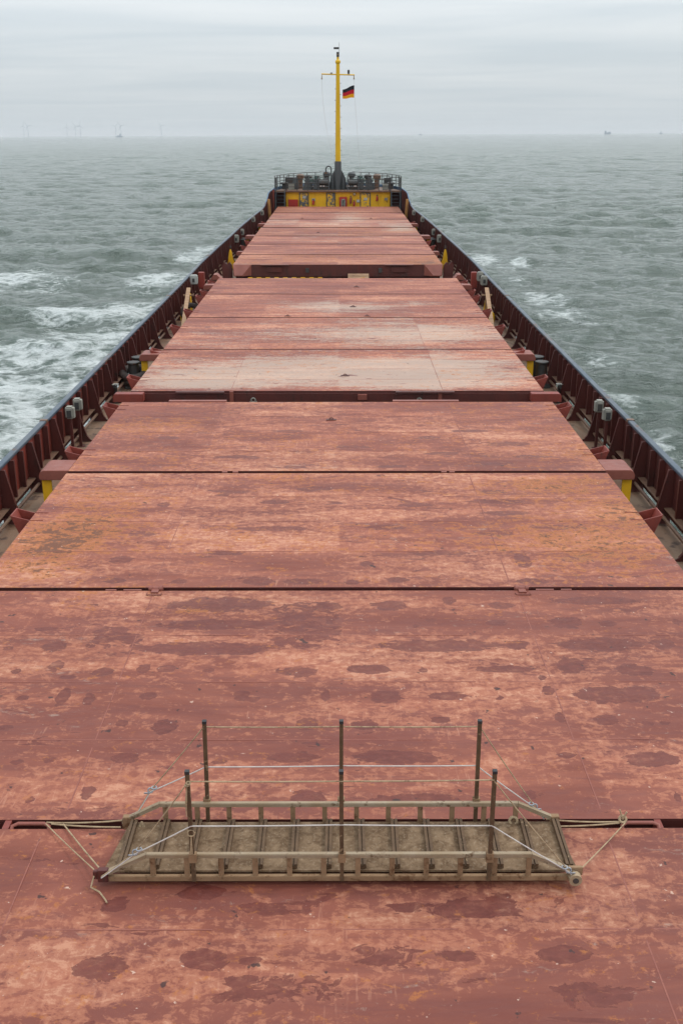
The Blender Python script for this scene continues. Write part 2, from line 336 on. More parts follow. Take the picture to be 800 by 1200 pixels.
def tag(o, label=None, cat=None, group=None, kind=None):
    if label: o['label'] = label
    if cat: o['category'] = cat
    if group: o['group'] = group
    if kind: o['kind'] = kind
    return o
def copy_tree(o, label, loc=None, mirror=False):
    c = o.copy(); COL.objects.link(c); c['label'] = label
    if loc is not None: c.location = loc
    SHIP.append(c)
    for ch in o.children:
        d = ch.copy(); COL.objects.link(d); d.parent = c
        for g in ch.children:
            e = g.copy(); COL.objects.link(e); e.parent = d
    return c
def lerp_tab(tab, t):
    return float(np.interp(t, [a for a, _ in tab], [b for _, b in tab]))

# ------------------------------------------------------------------ sea
PLAN = [(-20, 6.3), (50, 6.3), (56, 6.18), (61, 6.05), (68, 5.9), (74, 5.7), (79, 5.42), (82, 5.27), (85, 5.2), (89.6, 5.12), (92, 4.75),
        (94.5, 3.9), (96.5, 2.7), (98, 1.3), (98.7, 0.15)]
def bx(d): return lerp_tab(PLAN, d)
RAILH = [(-20, 0.13), (45, 0.13), (61, 0.28), (74, 0.40), (79, 0.50), (81, 0.66), (82.5, 1.0), (83.8, 1.32), (85, 1.38), (99, 1.38)]
def rh(d): return lerp_tab(RAILH, d)

# foam patches on the water: x, y, half size x, half size y, angle, strength
FOAM = [(-22.6, 75.3, 2.2, 3.3, 0, 0.95), (-19.4, 73.4, 1.8, 1.8, 0, 0.5), (-19.4, 70, 1.2, 2.1, 0, 0.5), (-11.5, 94.6, 1, 2.9, 0, 0.8), (-11.8, 87.8, 1.1, 3.8, 0, 0.75), (-12.2, 73.1, 1.5, 3.1, 0, 0.9), (-10.1, 66.9, 1, 2.3, 0, 0.6), (-11.6, 59.2, 2.4, 2.4, 0, 0.9), (-14, 58.2, 2.1, 1.4, 0, 1.05), (-9.6, 54.5, 1.8, 2.6, 0, 0.7), (-11.5, 52.1, 2.5, 2.4, 0, 0.8), (-13, 47.9, 2.7, 1.8, 0, 0.95), (-13.7, 45.1, 2.2, 1.8, 0, 0.9), (-10.6, 45.9, 2.2, 2.6, 0, 0.85), (-11.9, 40.9, 2.7, 1.8, 0, 1), (-11.9, 37.5, 1.5, 1.5, 0, 0.85), (-10, 36.2, 1.8, 1.7, 0, 0.85), (-10.4, 33.5, 1.4, 1.5, 0, 0.9), (-10.3, 31.1, 1, 1.1, 0, 0.8), (-9.7, 48.8, 2, 2.5, 0, 0.7), (-10.2, 40.9, 1.7, 1.8, 0, 0.8), (11.6, 86, 1.3, 3.7, 0, 1), (12.3, 80.8, 1, 2.7, 0, 0.7), (13.9, 83, 0.8, 2.3, 0, 1.05), (11.6, 72, 0.9, 2.2, 0, 0.5), (12.3, 63.5, 1.5, 2.1, 0, 0.85), (12.1, 58.4, 1.7, 2.3, 0, 0.85), (12, 66, 0.9, 1.8, 0, 0.7), (13.1, 55.6, 1.3, 1.3, 0, 0.5), (11.5, 52.1, 1.2, 1.9, 0, 0.6), (11.4, 46.2, 1.1, 1.9, 0, 0.55), (10, 40.4, 1, 1.5, 0, 0.5), (10.2, 37, 0.9, 1.5, 0, 0.6), (10.1, 33.1, 0.8, 1.2, 0, 0.65), (10.1, 30.7, 0.5, 0.9, 0, 0.6), (9.5, 53.1, 0.8, 2, 0, 0.5), (-7.2, 20, 1.6, 5, 0, 0.62), (7.2, 20, 1.3, 5, 0, 0.5), (-7.2, 26, 1.6, 5, 0, 0.62), (7.2, 26, 1.3, 5, 0, 0.5), (-7.2, 32, 1.6, 5, 0, 0.62), (7.2, 32, 1.3, 5, 0, 0.5), (-7.2, 38, 1.6, 5, 0, 0.62), (7.2, 38, 1.3, 5, 0, 0.5), (-7.2, 44, 1.6, 5, 0, 0.62), (7.2, 44, 1.3, 5, 0, 0.5), (-7.2, 50, 1.6, 5, 0, 0.62), (7.2, 50, 1.3, 5, 0, 0.5), (-7.2, 56, 1.6, 5, 0, 0.62), (7.2, 56, 1.3, 5, 0, 0.5), (-7.2, 62, 1.6, 5, 0, 0.62), (7.2, 62, 1.3, 5, 0, 0.5), (-7.2, 68, 1.6, 5, 0, 0.62), (7.2, 68, 1.3, 5, 0, 0.5), (-7.2, 74, 1.6, 5, 0, 0.62), (7.2, 74, 1.3, 5, 0, 0.5)]
def build_sea():
    # polar sheet: fine ahead of the ship, coarser behind
    ang = []; a = -180.0
    while a < 180.0:
        ang.append(a)
        a += 0.12 if abs(a) < 34 else (0.5 if abs(a) < 60 else 3.0)
    ang = np.radians(np.array(ang)); rr = [6.0]
    while rr[-1] < 45000:
        r = rr[-1]; rr.append(r * (1.0036 if r < 2600 else 1.03 if r < 3000 else 1.15) + 0.02)
    rr = np.array(rr); A, RR = np.meshgrid(ang, rr)
    X = RR * np.sin(A); Y = RR * np.cos(A); Z = np.zeros_like(X); DX = np.zeros_like(X); DY = np.zeros_like(X)
    cell = np.where(RR < 2600, RR * 0.0036, RR * 0.03)
    g = np.random.default_rng(5)
    for lam in np.geomspace(0.6, 20, 80):
        th = R(195) + g.normal(0, 0.42 if lam > 4 else 0.65)                      # wind roughly against the course
        k = 2 * math.pi / lam
        amp = 0.0090 * lam ** 0.80 * (1.0 if lam < 9 else (9 / lam) ** 1.6)
        fade = np.clip((lam / cell - 2.2) / 2.0, 0, 1)
        ph = k * (X * math.sin(th) + Y * math.cos(th)) + g.uniform(0, 2 * math.pi)
        Z += amp * fade * np.cos(ph); DX -= amp * 0.85 * fade * math.sin(th) * np.sin(ph); DY -= amp * 0.85 * fade * math.cos(th) * np.sin(ph)
    # wave groups
    grp = 0.75 + 0.5 * (0.5 + 0.5 * np.sin(X * 0.045 + 1.3 * np.sin(Y * 0.021)) * np.cos(Y * 0.038 + 1.1 * np.sin(X * 0.03)))
    Z *= grp
    foam = np.zeros_like(X)
    for (fx, fy, hl, hw, an, st) in FOAM:
        c, s_ = math.cos(an), math.sin(an)
        hk = 1.35 if fx < 0 else 1.0
        u = ((X - fx) * c + (Y - fy) * s_) / (hl * hk); v = (-(X - fx) * s_ + (Y - fy) * c) / (hw * hk)
        st = st * (1.0 if fx < 0 else 0.85); foam = np.maximum(foam, st * np.exp(-(u * u + v * v) ** 1.3))
        if st > 1.0: Z += 0.22 * np.exp(-(u * u + v * v))
    crest = np.clip((Z - 0.1) / 0.4, 0, 1)
    foam = np.maximum(foam, np.clip((Z - 0.52) / 0.25, 0, 1) * np.clip(1 - RR / 500, 0, 1) * 0.62)
    X = X + DX; Y = Y + DY
    nr, na = X.shape
    co = np.stack([X, Y, Z], -1).reshape(-1, 3)
    i = np.arange(nr - 1)[:, None] * na; j = np.arange(na)[None, :]; j2 = (np.arange(na) + 1) % na
    q = np.stack([i + j, i + na + j, i + na + j2[None, :], i + j2[None, :]], -1).reshape(-1, 4)
    me = bpy.data.meshes.new('sea')
    me.vertices.add(len(co)); me.vertices.foreach_set('co', co.astype(np.float32).ravel())
    me.loops.add(q.size); me.loops.foreach_set('vertex_index', q[:, ::-1].astype(np.int32).ravel())
    me.polygons.add(len(q)); me.polygons.foreach_set('loop_start', (np.arange(len(q)) * 4).astype(np.int32))
    me.update(calc_edges=True)
    at = me.attributes.new('sea', 'FLOAT_COLOR', 'POINT')
    cc = np.zeros((len(co), 4), np.float32); cc[:, 0] = np.clip(foam, 0, 1.2).ravel(); cc[:, 1] = crest.ravel(); cc[:, 3] = 1
    at.data.foreach_set('color', cc.ravel())
    me.polygons.foreach_set('use_smooth', np.ones(len(q), bool))
    me.materials.append(M['sea'])
    o = bpy.data.objects.new('sea', me); COL.objects.link(o); o.location = (0, 0, SEA); o['kind'] = 'structure'
    if me.polygons[0].normal.z < 0: me.flip_normals()
build_sea()

# ------------------------------------------------------------------ hull and walkway deck
DK = -1.0
ds = [-6] + list(np.arange(0, 50, 5)) + [50, 53, 56, 61, 65, 68, 71, 74, 76.5, 79, 80.5, 82, 83.5, 85, 87.5, 89.6, 90.8, 92, 93.3, 94.5, 95.5, 96.5, 97.3, 98, 98.7]
mb = MB()
for sgn in (-1, 1):
    vs, fs = [], []
    def top_h(d): return DK if d < 82 else min(rh(d) - 0.02, DK + (d - 82) / 2.5 * 2.4)
    for i, d in enumerate(ds):
        x = bx(d)
        vs += [(sgn * (x + 0.02), d, top_h(d)), (sgn * (x + 0.05), d, DK - 0.35), (sgn * max(0.1, x - 0.04 * max(0, d - 60) * 0.5), min(d, 97.2), -7.5)]
    for i in range(len(ds) - 1):
        for k in range(2): fs.append((i*3+k, i*3+k+1, (i+1)*3+k+1, (i+1)*3+k))
    mb.add(vs, fs)
o = obj('hull', mb, 'hullout'); tag(o, kind='structure')
mb = MB(); ring = [(-(bx(d) - 0.03), d) for d in ds if d <= 90] + [((bx(d) - 0.03), d) for d in reversed([d for d in ds if d <= 90])]
mb.add([(x, y, DK) for x, y in ring] + [(x, y, DK - 0.1) for x, y in ring],
       [tuple(range(len(ring))), tuple(range(2*len(ring)-1, len(ring)-1, -1))])
o = obj('deck', mb, 'deck'); tag(o, kind='structure')

# bulwarks ---------------------------------------------------------------
def bulwark(sgn, side):
    root = thing('bulwark', f'dark red steel bulwark with blue grey top rail along the {side} edge of the ship', 'bulwark', (sgn * 6.3, 20, DK), 'bulwarks of the ship')
    ox, oy, oz = sgn * 6.3, 20.0, DK
    dd = [d for d in ds if d >= 0 and d <= 89.6]
    vs, fs = [], []
    for d in dd:
        x = bx(d); z0 = 0.15; z1 = rh(d) - DK - 0.02
        for (a, b) in ((x, z0), (x, z1), (x + 0.015, z1), (x + 0.015, z0)): vs.append((sgn * a - ox, d - oy, b))
    n = len(dd)
    for i in range(n - 1):
        for k in range(4): fs.append((i*4+k, i*4+(k+1) % 4, (i+1)*4+(k+1) % 4, (i+1)*4+k))
    mb = MB(); mb.add(vs, fs); obj('plating', mb, 'red' if sgn < 0 else 'maroon', root)  # lit and shaded sides painted in: left plating brighter red, right darker maroon
    # cap rail
    for name, m, d0, d1 in (('cap_rail', 'railcap', 0, 81), ('cap_rail', 'bluerim', 81, 89.6)):
        dr = sorted(set([d0, d1] + [d for d in dd if d0 < d < d1] + list(np.arange(max(d0, 44), min(d1, 82), 1.5)) + ([81.7, 82.5, 83.1, 83.8] if d0 == 81 else [])))
        vs, fs = [], []
        for d in dr:
            x = bx(d); z = rh(d) - DK
            for (a, b) in [(p * (1.0 if m == 'railcap' else .6), q_) for p, q_ in ((-0.05, -0.055), (-0.05, -0.012), (-0.04, 0.0), (0.065, 0.0), (0.08, -0.02), (0.08, -0.075), (0.06, -0.075), (0.06, -0.055))]:
                vs.append((sgn * (x + a) - ox, d - oy, z + b))
        for i in range(len(dr) - 1):
            for k in range(8): fs.append((i*8+k, i*8+(k+1) % 8, (i+1)*8+(k+1) % 8, (i+1)*8+k))
        fs += [tuple(range(8)), tuple(range(len(dr)*8-1, len(dr)*8-9, -1))]
        mb = MB(); mb.add(vs, fs); obj(name, mb, m, root)
    for d in (22.3, 40.2, 52.6, 66.0):
        q = MB(); x = bx(d); q.box(sgn * (x - .06) - ox, sgn * (x + .09) - ox, d - .06 - oy, d + .06 - oy, rh(d) - DK - .05, rh(d) - DK + .012); obj('rail_joint', q, 'brown', root)
    # stays with curved toes, two ribs between each pair, a shelf and a pipe
    st = list(np.arange(9.57, 87, 1.872))
    H0 = 1.13
    def stay_mesh(h):
        prof = [(0.0, 0.0), (0.44, 0.0), (0.46, 0.03), (0.39, 0.07), (0.33, 0.15), (0.29, 0.28), (0.235, 0.5), (0.175, 0.8), (0.12, h - 0.06), (0.0, h - 0.06)]
        m = MB(); m.prism([(-sgn * a, b) for a, b in prof], -0.009, 0.009, 'y')
        # flange on the free edge
        for (a, b), (c, e) in zip(prof[3:8], prof[4:9]):
            m.add([(-sgn*a, -0.035, b), (-sgn*a, 0.035, b), (-sgn*c, 0.035, e), (-sgn*c, -0.035, e),
                   (-sgn*(a+.008), -0.035, b), (-sgn*(a+.008), 0.035, b), (-sgn*(c+.008), 0.035, e), (-sgn*(c+.008), -0.035, e)],
                  [(0,1,2,3),(7,6,5,4),(0,4,5,1),(1,5,6,2),(2,6,7,3),(3,7,4,0)])
        return m
    base = None
    for d in st:
        x = bx(d) - 0.004; h = rh(d) - DK
        if abs(h - H0) < 0.01 and base is not None:
            c = base.copy(); COL.objects.link(c); c.parent = root; c.location = (sgn * x - ox, d - oy, 0)
        else:
            c = obj('stay', stay_mesh(h), 'maroon', root, (sgn * x - ox, d - oy, 0))
            if base is None: base = c
    rib = None
    for a, b in zip(st[:-1], st[1:]):
        for t in (1/3, 2/3):
            d = a + (b - a) * t; x = bx(d) - 0.004; h = rh(d) - DK - 0.06
            if rib is None or abs(h - H0 + 0.06) > 0.01:
                m = MB(); m.box(0, -sgn * 0.11, -0.008, 0.008, 0.33, h); m.box(-sgn * 0.11, -sgn * 0.118, -0.03, 0.03, 0.33, h)
                c = obj('rib', m, 'maroon', root, (sgn * x - ox, d - oy, 0))
                if rib is None: rib = c
            else:
                c = rib.copy(); COL.objects.link(c); c.parent = root; c.location = (sgn * x - ox, d - oy, 0)
    for nm, z0, z1, a0, a1, m in (('shelf', 0.315, 0.33, 0.0, 0.15, 'brown'), ('lower_edge_bar', 0.15, 0.19, 0.0, 0.05, 'maroon')):
        q = MB()
        for a, b in zip(st[:-1], st[1:]):
            xa, xb = bx(a) - 0.006, bx(b) - 0.006; y0, y1 = a + 0.03 - oy, b - 0.03 - oy
            vs = [(sgn*(xa-a0)-ox, y0, z0), (sgn*(xb-a0)-ox, y1, z0), (sgn*(xb-a1)-ox, y1, z0), (sgn*(xa-a1)-ox, y0, z0)]
            vs += [(p[0], p[1], z1) for p in vs]
            q.add(vs, [(0,3,2,1),(4,5,6,7),(0,1,5,4),(1,2,6,5),(2,3,7,6),(3,0,4,7)])
        obj(nm, q, m, root)
    q = MB(); q.tube([(sgn * (bx(d) - 0.19) - ox, d - oy, 0.19) for d in list(np.arange(9, 80, 3))], 0.035, 8)
    obj('pipe', q, 'brown', root, smooth=True)
    return root
BL = bulwark(-1, 'left'); BR = bulwark(1, 'right')

# coamings ----------------------------------------------------------------
for a, b, lab in ((-5.4, 24.35, 'nearest long hatch coaming, mostly hidden under the four big covers'), (25.6, 45.9, 'middle hatch coaming below the salt streaked covers'), (50.8, 88.5, 'farthest hatch coaming in front of the yellow forecastle wall')):
    hw = 4.82 if b < 50 else 4.70
    c = MB(); c.box(-hw, hw, a + 0.12, b - 0.12, 0, -DK - 0.37)
    for k in range(int((b - a) / 1.5)):
        for s in (-1, 1):
            c.box(s * hw, s * (hw + 0.14), a + 0.7 + k * 1.5, a + 0.72 + k * 1.5, 0.02, -DK - 0.39)
    o = obj('hatch_coaming', c, 'maroon', loc=(0, 0, DK + 0.003)); tag(o, 'red steel ' + lab, 'coaming', 'hatch coamings')
# cross decks between the holds
c = MB(); c.box(-4.9, 4.9, 46.02, 50.6, 0, 0.36); o = obj('deck', c, 'deck', loc=(0, 0, DK + 0.003)); tag(o, kind='structure')

# ------------------------------------------------------------------ hatch covers
# worn patches (those before the gangway double as its painted contact shade), salt and rust on the covers: x, y, half size x, half size y, kind or strength
STAINS = [(-1.58, 13.18, 0.72, 0.22, 1), (-1.54, 12.55, 0.72, 0.16, 1), (-1.66, 11.88, 0.85, 0.175, 1), (-3.73, 12.44, 0.15, 0.075, 1), (-3.51, 11.95, 0.19, 0.14, 1), (-4.07, 11.88, 0.08, 0.055, 1), (-3.36, 11.42, 0.09, 0.15, 1), (-3.8, 11.31, 0.05, 0.085, 1), (-3.16, 11.15, 0.12, 0.055, 1), (-2.78, 11.28, 0.14, 0.105, 1), (-2.3, 11.36, 0.08, 0.115, 1), (-2.03, 11.36, 0.13, 0.105, 1), (-1.52, 11.31, 0.07, 0.06, 1), (-0.46, 11.27, 0.22, 0.13, 1), (-3.55, 10.67, 0.08, 0.055, 1), (-3.1, 10.68, 0.07, 0.21, 1), (-2.79, 10.63, 0.06, 0.15, 1), (-2.13, 10.7, 0.1, 0.085, 1), (-1.07, 10.72, 0.1, 0.115, 1), (-0.91, 10.63, 0.06, 0.065, 1), (-0.12, 10.7, 0.06, 0.155, 1), (-3.57, 10.03, 0.09, 0.065, 1), (-1.86, 10.06, 0.15, 0.15, 1), (-2.32, 10.12, 0.07, 0.07, 1), (-3.24, 9.37, 0.07, 0.055, 1), (-2.93, 9.41, 0.07, 0.055, 1), (-2.16, 9.45, 0.17, 0.11, 1), (-2.94, 8.72, 0.05, 0.045, 1), (-2.41, 8.83, 0.07, 0.115, 1), (-0.26, 8.74, 0.19, 0.13, 1), (-0.45, 9.44, 0.26, 0.1, 1), (-1.19, 9.38, 0.09, 0.045, 1), (-0.31, 10.1, 0.13, 0.135, 1), (-2.77, 12.17, 0.34, 0.36, 2), (-0.38, 12.54, 0.42, 0.71, 2), (0.72, 13.14, 0.23, 0.16, 1), (1.53, 13.3, 0.09, 0.115, 1), (2.21, 13.14, 0.18, 0.11, 1), (3.54, 13.28, 0.64, 0.125, 1), (2.1, 12.59, 0.16, 0.1, 1), (2.99, 12.61, 0.23, 0.19, 1), (3.52, 12.56, 0.13, 0.1, 1), (1.03, 12.5, 0.05, 0.05, 1), (1.23, 12.69, 0.08, 0.08, 1), (1.32, 11.95, 0.77, 0.165, 1), (2.25, 11.95, 0.16, 0.115, 1), (3.29, 11.98, 0.56, 0.175, 1), (4.09, 11.98, 0.16, 0.14, 1), (0.39, 11.34, 0.28, 0.115, 1), (2.02, 11.33, 0.41, 0.085, 1), (1.04, 11.31, 0.06, 0.07, 1), (2.8, 11.42, 0.18, 0.19, 1), (3.54, 11.31, 0.23, 0.14, 1), (2.42, 11.12, 0.05, 0.07, 1), (2.43, 10.82, 0.08, 0.11, 1), (0.57, 10.68, 0.19, 0.145, 1), (1.29, 10.7, 0.24, 0.085, 1), (1.85, 10.66, 0.05, 0.055, 1), (3.2, 10.72, 0.48, 0.205, 1), (2.45, 10.24, 0.07, 0.11, 1), (2.94, 10.17, 0.13, 0.115, 1), (3.37, 10.1, 0.07, 0.055, 1), (3.56, 10.11, 0.06, 0.045, 1), (0.31, 10.06, 0.14, 0.11, 1), (1.14, 10.19, 0.12, 0.065, 1), (3.24, 9.4, 0.28, 0.14, 1), (2.36, 9.48, 0.11, 0.055, 1), (1.87, 8.79, 0.07, 0.075, 1), (0.77, 8.7, 0.45, 0.105, 1), (0.6, 9.44, 0.46, 0.13, 1), (4.45, 12.61, 0.06, 0.125, 1), (3.3, 8.74, 0.04, 0.085, 1), (-1.13, 7.4, 0.2, 0.09, 1), (-0.68, 7.21, 0.16, 0.065, 1), (-0.24, 7.2, 0.05, 0.09, 1), (0.59, 7.21, 0.16, 0.065, 1), (1.07, 7.19, 0.21, 0.12, 1), (1.39, 7.32, 0.09, 0.08, 1), (-1.02, 6.63, 0.18, 0.115, 1), (-0.66, 6.61, 0.1, 0.05, 1), (0.96, 6.66, 0.16, 0.055, 1), (-1.81, 6.54, 0.21, 0.13, 1), (1.81, 6.67, 0.22, 0.095, 1), (-0.43, 6.31, 0.52, 0.15, 2), (-1.82, 7.24, 0.14, 0.1, 1), (1.16, 7.19, 0.42, 0.12, 1), (1.93, 6.26, 0.32, 0.115, 2), (0.42, 6.66, 0.27, 0.125, 2), (-3.15, 13.98, 0.16, 0.115, 1), (-1.14, 13.96, 0.22, 0.16, 1), (-0.46, 13.94, 0.32, 0.115, 1), (2.84, 16.79, 0.43, 0.125, 1), (2.81, 17.37, 0.5, 0.115, 1), (2.77, 17.89, 0.29, 0.105, 1), (2.77, 14.72, 0.12, 0.275, 1), (2.78, 13.94, 0.22, 0.115, 1), (-1.03, 16.07, 0.66, 0.105, 1), (-2.96, 17.21, 0.11, 0.13, 1), (-2.23, 13.94, 0.13, 0.09, 1), (-0.4, 18.06, 0.34, 0.145, 1), (0.77, 16.12, 0.31, 0.115, 1), (1.6, 15.02, 0.44, 0.105, 1), (2.49, 15.84, 0.36, 0.115, 1), (-1.7, 15.02, 0.29, 0.095, 1), (0.45, 14.57, 0.11, 0.125, 1), (0.22, 13.91, 0.1, 0.09, 1), (0.87, 14, 0.18, 0.095, 1), (3.56, 16.12, 0.47, 0.115, 1), (3.59, 14.77, 0.29, 0.125, 1), (-3.21, 14.77, 0.19, 0.125, 1), (-3.11, 15.84, 0.26, 0.115, 1), (-1.05, 17.37, 0.27, 0.115, 1), (1.37, 17.21, 0.32, 0.115, 1), (-1.02, 21.89, 0.34, 0.125, 1), (3.45, 20.92, 0.46, 0.14, 1), (2.78, 21.89, 0.41, 0.125, 1), (3.01, 19.6, 0.43, 0.125, 1), (3.82, 20.02, 0.38, 0.13, 1), (0.32, 20.69, 0.39, 0.115, 1), (-1.95, 20.02, 0.44, 0.105, 1), (-0.79, 19.36, 0.24, 0.105, 1), (1.03, 19.4, 0.31, 0.105, 1), (2.09, 20.24, 0.37, 0.11, 1), (1.93, 21.39, 0.26, 0.12, 1), (-3.53, 21.39, 0.26, 0.12, 1)]
PALE = [(0.13, 28.82, 3.5, 0.895, 0.35), (0.12, 27.23, 3.32, 0.805, 0.3), (2.36, 28.06, 2.05, 1.28, 0.35), (2.64, 26.26, 2.15, 0.56, 0.3), (-2.07, 26.26, 1.93, 0.47, 0.3), (-3.3, 27.74, 1.35, 1.04, 0.2), (0.09, 33.29, 3.74, 1.46, 0.2), (2.71, 32.57, 2.09, 1.4, 0.25), (1.04, 38.87, 2.78, 1.37, 0.3), (0.11, 38.1, 2.42, 0.94, 0.2), (2, 34.03, 2.18, 0.915, 0.2), (-3.91, 26.45, 1.29, 0.76, 0.25), (0.81, 77.66, 1.2, 4.45, 0.3), (3.94, 69.08, 0.81, 1.765, 0.4)]
RUST = [(-4.43, 15.29, 0.79, 0.89, 0.45), (-4.3, 14.28, 0.62, 0.475, 0.3), (-4.01, 16.42, 0.7, 0.805, 0.3), (-4.14, 17.71, 0.9, 0.37, 0.3), (4.92, 16.83, 0.86, 1.05, 0.4), (3.99, 15.29, 1.06, 0.89, 0.35), (3.07, 16.03, 0.82, 0.77, 0.2), (-3.06, 13.68, 0.71, 0.175, 0.3), (-3.56, 13.25, 0.46, 0.335, 0.25), (3.39, 17.94, 0.91, 0.57, 0.25), (-3.98, 22.23, 0.92, 0.835, 0.2), (5.58, 22.23, 0.92, 1.04, 0.2), (4.97, 20.31, 0.85, 0.705, 0.3), (4.09, 18.43, 0.93, 0.495, 0.35), (1.85, 12.84, 0.45, 0.21, 0.2), (-1.9, 12.98, 0.57, 0.21, 0.3), (-0.73, 18.78, 0.94, 0.405, 0.2), (4.17, 51.37, 1.01, 1.33, 0.4), (5.24, 54.17, 1.27, 1.845, 0.3), (-0.43, 10.06, 0.46, 0.265, 0.15), (0.6, 6.31, 0.16, 0.1, 0.25), (0.69, 6.66, 0.13, 0.075, 0.25)]
def cover(y0, y1, hw, label, gap0=0.05, gap1=0.05, z=0.0, tone=0.5, rust=0.35, pale=0.3, scuff=0.5, res=0.12, thick=0.33, seams=()):
    a, b = y0 + gap0, y1 - gap1; cy = (a + b) / 2
    root = thing('hatch_cover', label, 'hatch cover', (0, cy, z - thick), 'hatch covers')
    nx = int(2 * hw / res) + 1; ny = max(8, int((b - a) / res) + 1)
    xs = np.linspace(-hw, hw, nx); ys = np.linspace(a, b, ny); X, Y = np.meshgrid(xs, ys)
    # plates dish slightly between the stiffeners
    per = (b - a) / 4
    Z = -0.006 * np.abs(np.sin(np.pi * (Y - a) / per)) * (0.6 + 0.4 * np.sin(X * 1.7 + cy)) - 0.004 * np.abs(np.sin(X * np.pi / 2.5))
    e = np.minimum.reduce([X + hw, hw - X, Y - a, b - Y]); Z = Z * np.clip(e / 0.3, 0, 1)
    st = np.zeros_like(X); ru = np.full_like(X, rust); pa = np.full_like(X, pale); sf = np.full_like(X, scuff); tn = np.full_like(X, tone)
    for (sx, sy, rx, ry, k) in STAINS:
        if a - 1 < sy < b + 1:
            u = ((X - sx) / (rx * 1.0)) ** 2 + ((Y - sy) / (ry * 1.0)) ** 2
            if k == 2: u = (np.abs((X - sx) / rx)) ** 6 + (np.abs((Y - sy) / ry)) ** 6; st = np.maximum(st, 0.55 * np.exp(-0.22 * u)); continue
            st = np.maximum(st, np.exp(-0.69 * u))
    for (sx, sy, rx, ry, k) in RUST: ru += 1.6 * k * np.exp(-(((X - sx) / rx) ** 2 + ((Y - sy) / ry) ** 2))
    for (sx, sy, rx, ry, k) in PALE: pa += k * np.exp(-(((X - sx) / rx) ** 2 + ((Y - sy) / ry) ** 2))
    sf += 0.18 * np.sin(X * 0.9 + cy * 1.7) * np.cos(Y * 1.3 + cy)
    rs = np.random.default_rng(abs(int(cy * 37)))
    for x0, x1 in ((-9, -2.6), (-2.6, 0), (0, 2.6), (2.6, 9)):
        for k in range(4):
            w_ = (X > x0) & (X <= x1) & (Y > a + per * k) & (Y <= a + per * (k + 1))
            tn[w_] += rs.uniform(-.035, .035) * (1.5 if cy > 48 else 1); sf[w_] += rs.uniform(-.12, .14); ru[w_] += rs.uniform(-.1, .16) * (1.6 if cy > 48 else 1); pa[w_] += rs.uniform(-.1, .12)
    seam = np.zeros_like(X)
    me = bpy.data.meshes.new('top_plate')
    co = np.stack([X, Y - cy, Z + thick], -1).reshape(-1, 3)
    i = np.arange(ny - 1)[:, None] * nx; j = np.arange(nx - 1)[None, :]
    q = np.stack([i + j, i + j + 1, i + nx + j + 1, i + nx + j], -1).reshape(-1, 4)
    me.vertices.add(len(co)); me.vertices.foreach_set('co', co.astype(np.float32).ravel())
    me.loops.add(q.size); me.loops.foreach_set('vertex_index', q.astype(np.int32).ravel())
    me.polygons.add(len(q)); me.polygons.foreach_set('loop_start', (np.arange(len(q)) * 4).astype(np.int32))
    me.update(calc_edges=True); me.polygons.foreach_set('use_smooth', np.ones(len(q), bool))
    for nm, chans in (('mark', (st, ru, pa, sf)), ('tone', (tn, seam, seam, seam))):
        at = me.attributes.new(nm, 'FLOAT_COLOR', 'POINT')
        at.data.foreach_set('color', np.stack(chans, -1).astype(np.float32).reshape(-1))
    me.materials.append(M['hatch'])
    t = bpy.data.objects.new('top_plate', me); COL.objects.link(t); t.parent = root
    s = MB(); s.box(-hw + .004, hw - .004, a - cy + .004, b - cy - .004, 0.02, thick - 0.014)
    # rim strips just under the plate
    s.box(-hw, hw, a - cy, a - cy + 0.02, thick - 0.03, thick - 0.001); s.box(-hw, hw, b - cy - 0.02, b - cy, thick - 0.03, thick - 0.001)
    s.box(-hw, -hw + 0.02, a - cy + .021, b - cy - .021, thick - 0.03, thick - 0.001); s.box(hw - 0.02, hw, a - cy + .021, b - cy - .021, thick - 0.03, thick - 0.001)
    obj('skirt', s, 'maroon', root)  # dark maroon stands in for the deep shade of the gaps between covers
    # raised weld beads
    w = MB()
    rr_ = random.Random(int(cy * 100))
    for k in range(1, 4):
        y = a - cy + (b - a) * k / 4 + rr_.uniform(-.08, .08)
        x0 = -hw + .03
        while x0 < hw - 0.3:
            x1 = min(hw - .03, x0 + rr_.uniform(1.2, 4)); w.box(x0, x1, y - 0.006, y + 0.006, thick - 0.012, thick - 0.0005); x0 = x1 + rr_.uniform(0.0, 0.9)
    for x in (-2.62 + rr_.uniform(-.1, .1), 2.55 + rr_.uniform(-.1, .1)):
        w.box(x - 0.006, x + 0.006, a - cy + .05, b - cy - .05, thick - 0.012, thick - 0.001)
    obj('weld_bead', w, 'weld', root)
    return root, cy, thick
M['weld'] = painted('weld_line', (0.215, 0.070, 0.053), (0.255, 0.088, 0.063), (0.15, 0.05, 0.037), 0.42, 4, 0.6, (1, 1, 1), 0.3)

def pocket(root, cy, thick, y, hw, top=0.0):
    for s in (-1, 1):
        m = MB()   # open-topped channel leaning out from the cover's side, its back wall higher than its front
        w = 0.19; o1 = 0.31; t = 0.02
        m.prism([(s*hw, -0.42), (s*(hw+0.12), -0.42), (s*(hw+o1), 0.085), (s*hw, 0.0)], -w, -w + t, 'y')
        m.prism([(s*hw, -0.42), (s*(hw+0.12), -0.42), (s*(hw+o1), 0.085), (s*hw, 0.0)], w - t, w, 'y')
        m.prism([(s*(hw+0.12-t), -0.42), (s*(hw+0.12), -0.42), (s*(hw+o1), 0.085), (s*(hw+o1-t), 0.085)], -w + t, w - t, 'y')
        m.box(s*hw, s*(hw-0.22), -w, -w + 0.012, 0.001, 0.008); m.box(s*hw, s*(hw-0.22), w - 0.012, w, 0.001, 0.008)
        obj('side_pocket', m, 'red', root, (0, y - cy, thick + top))
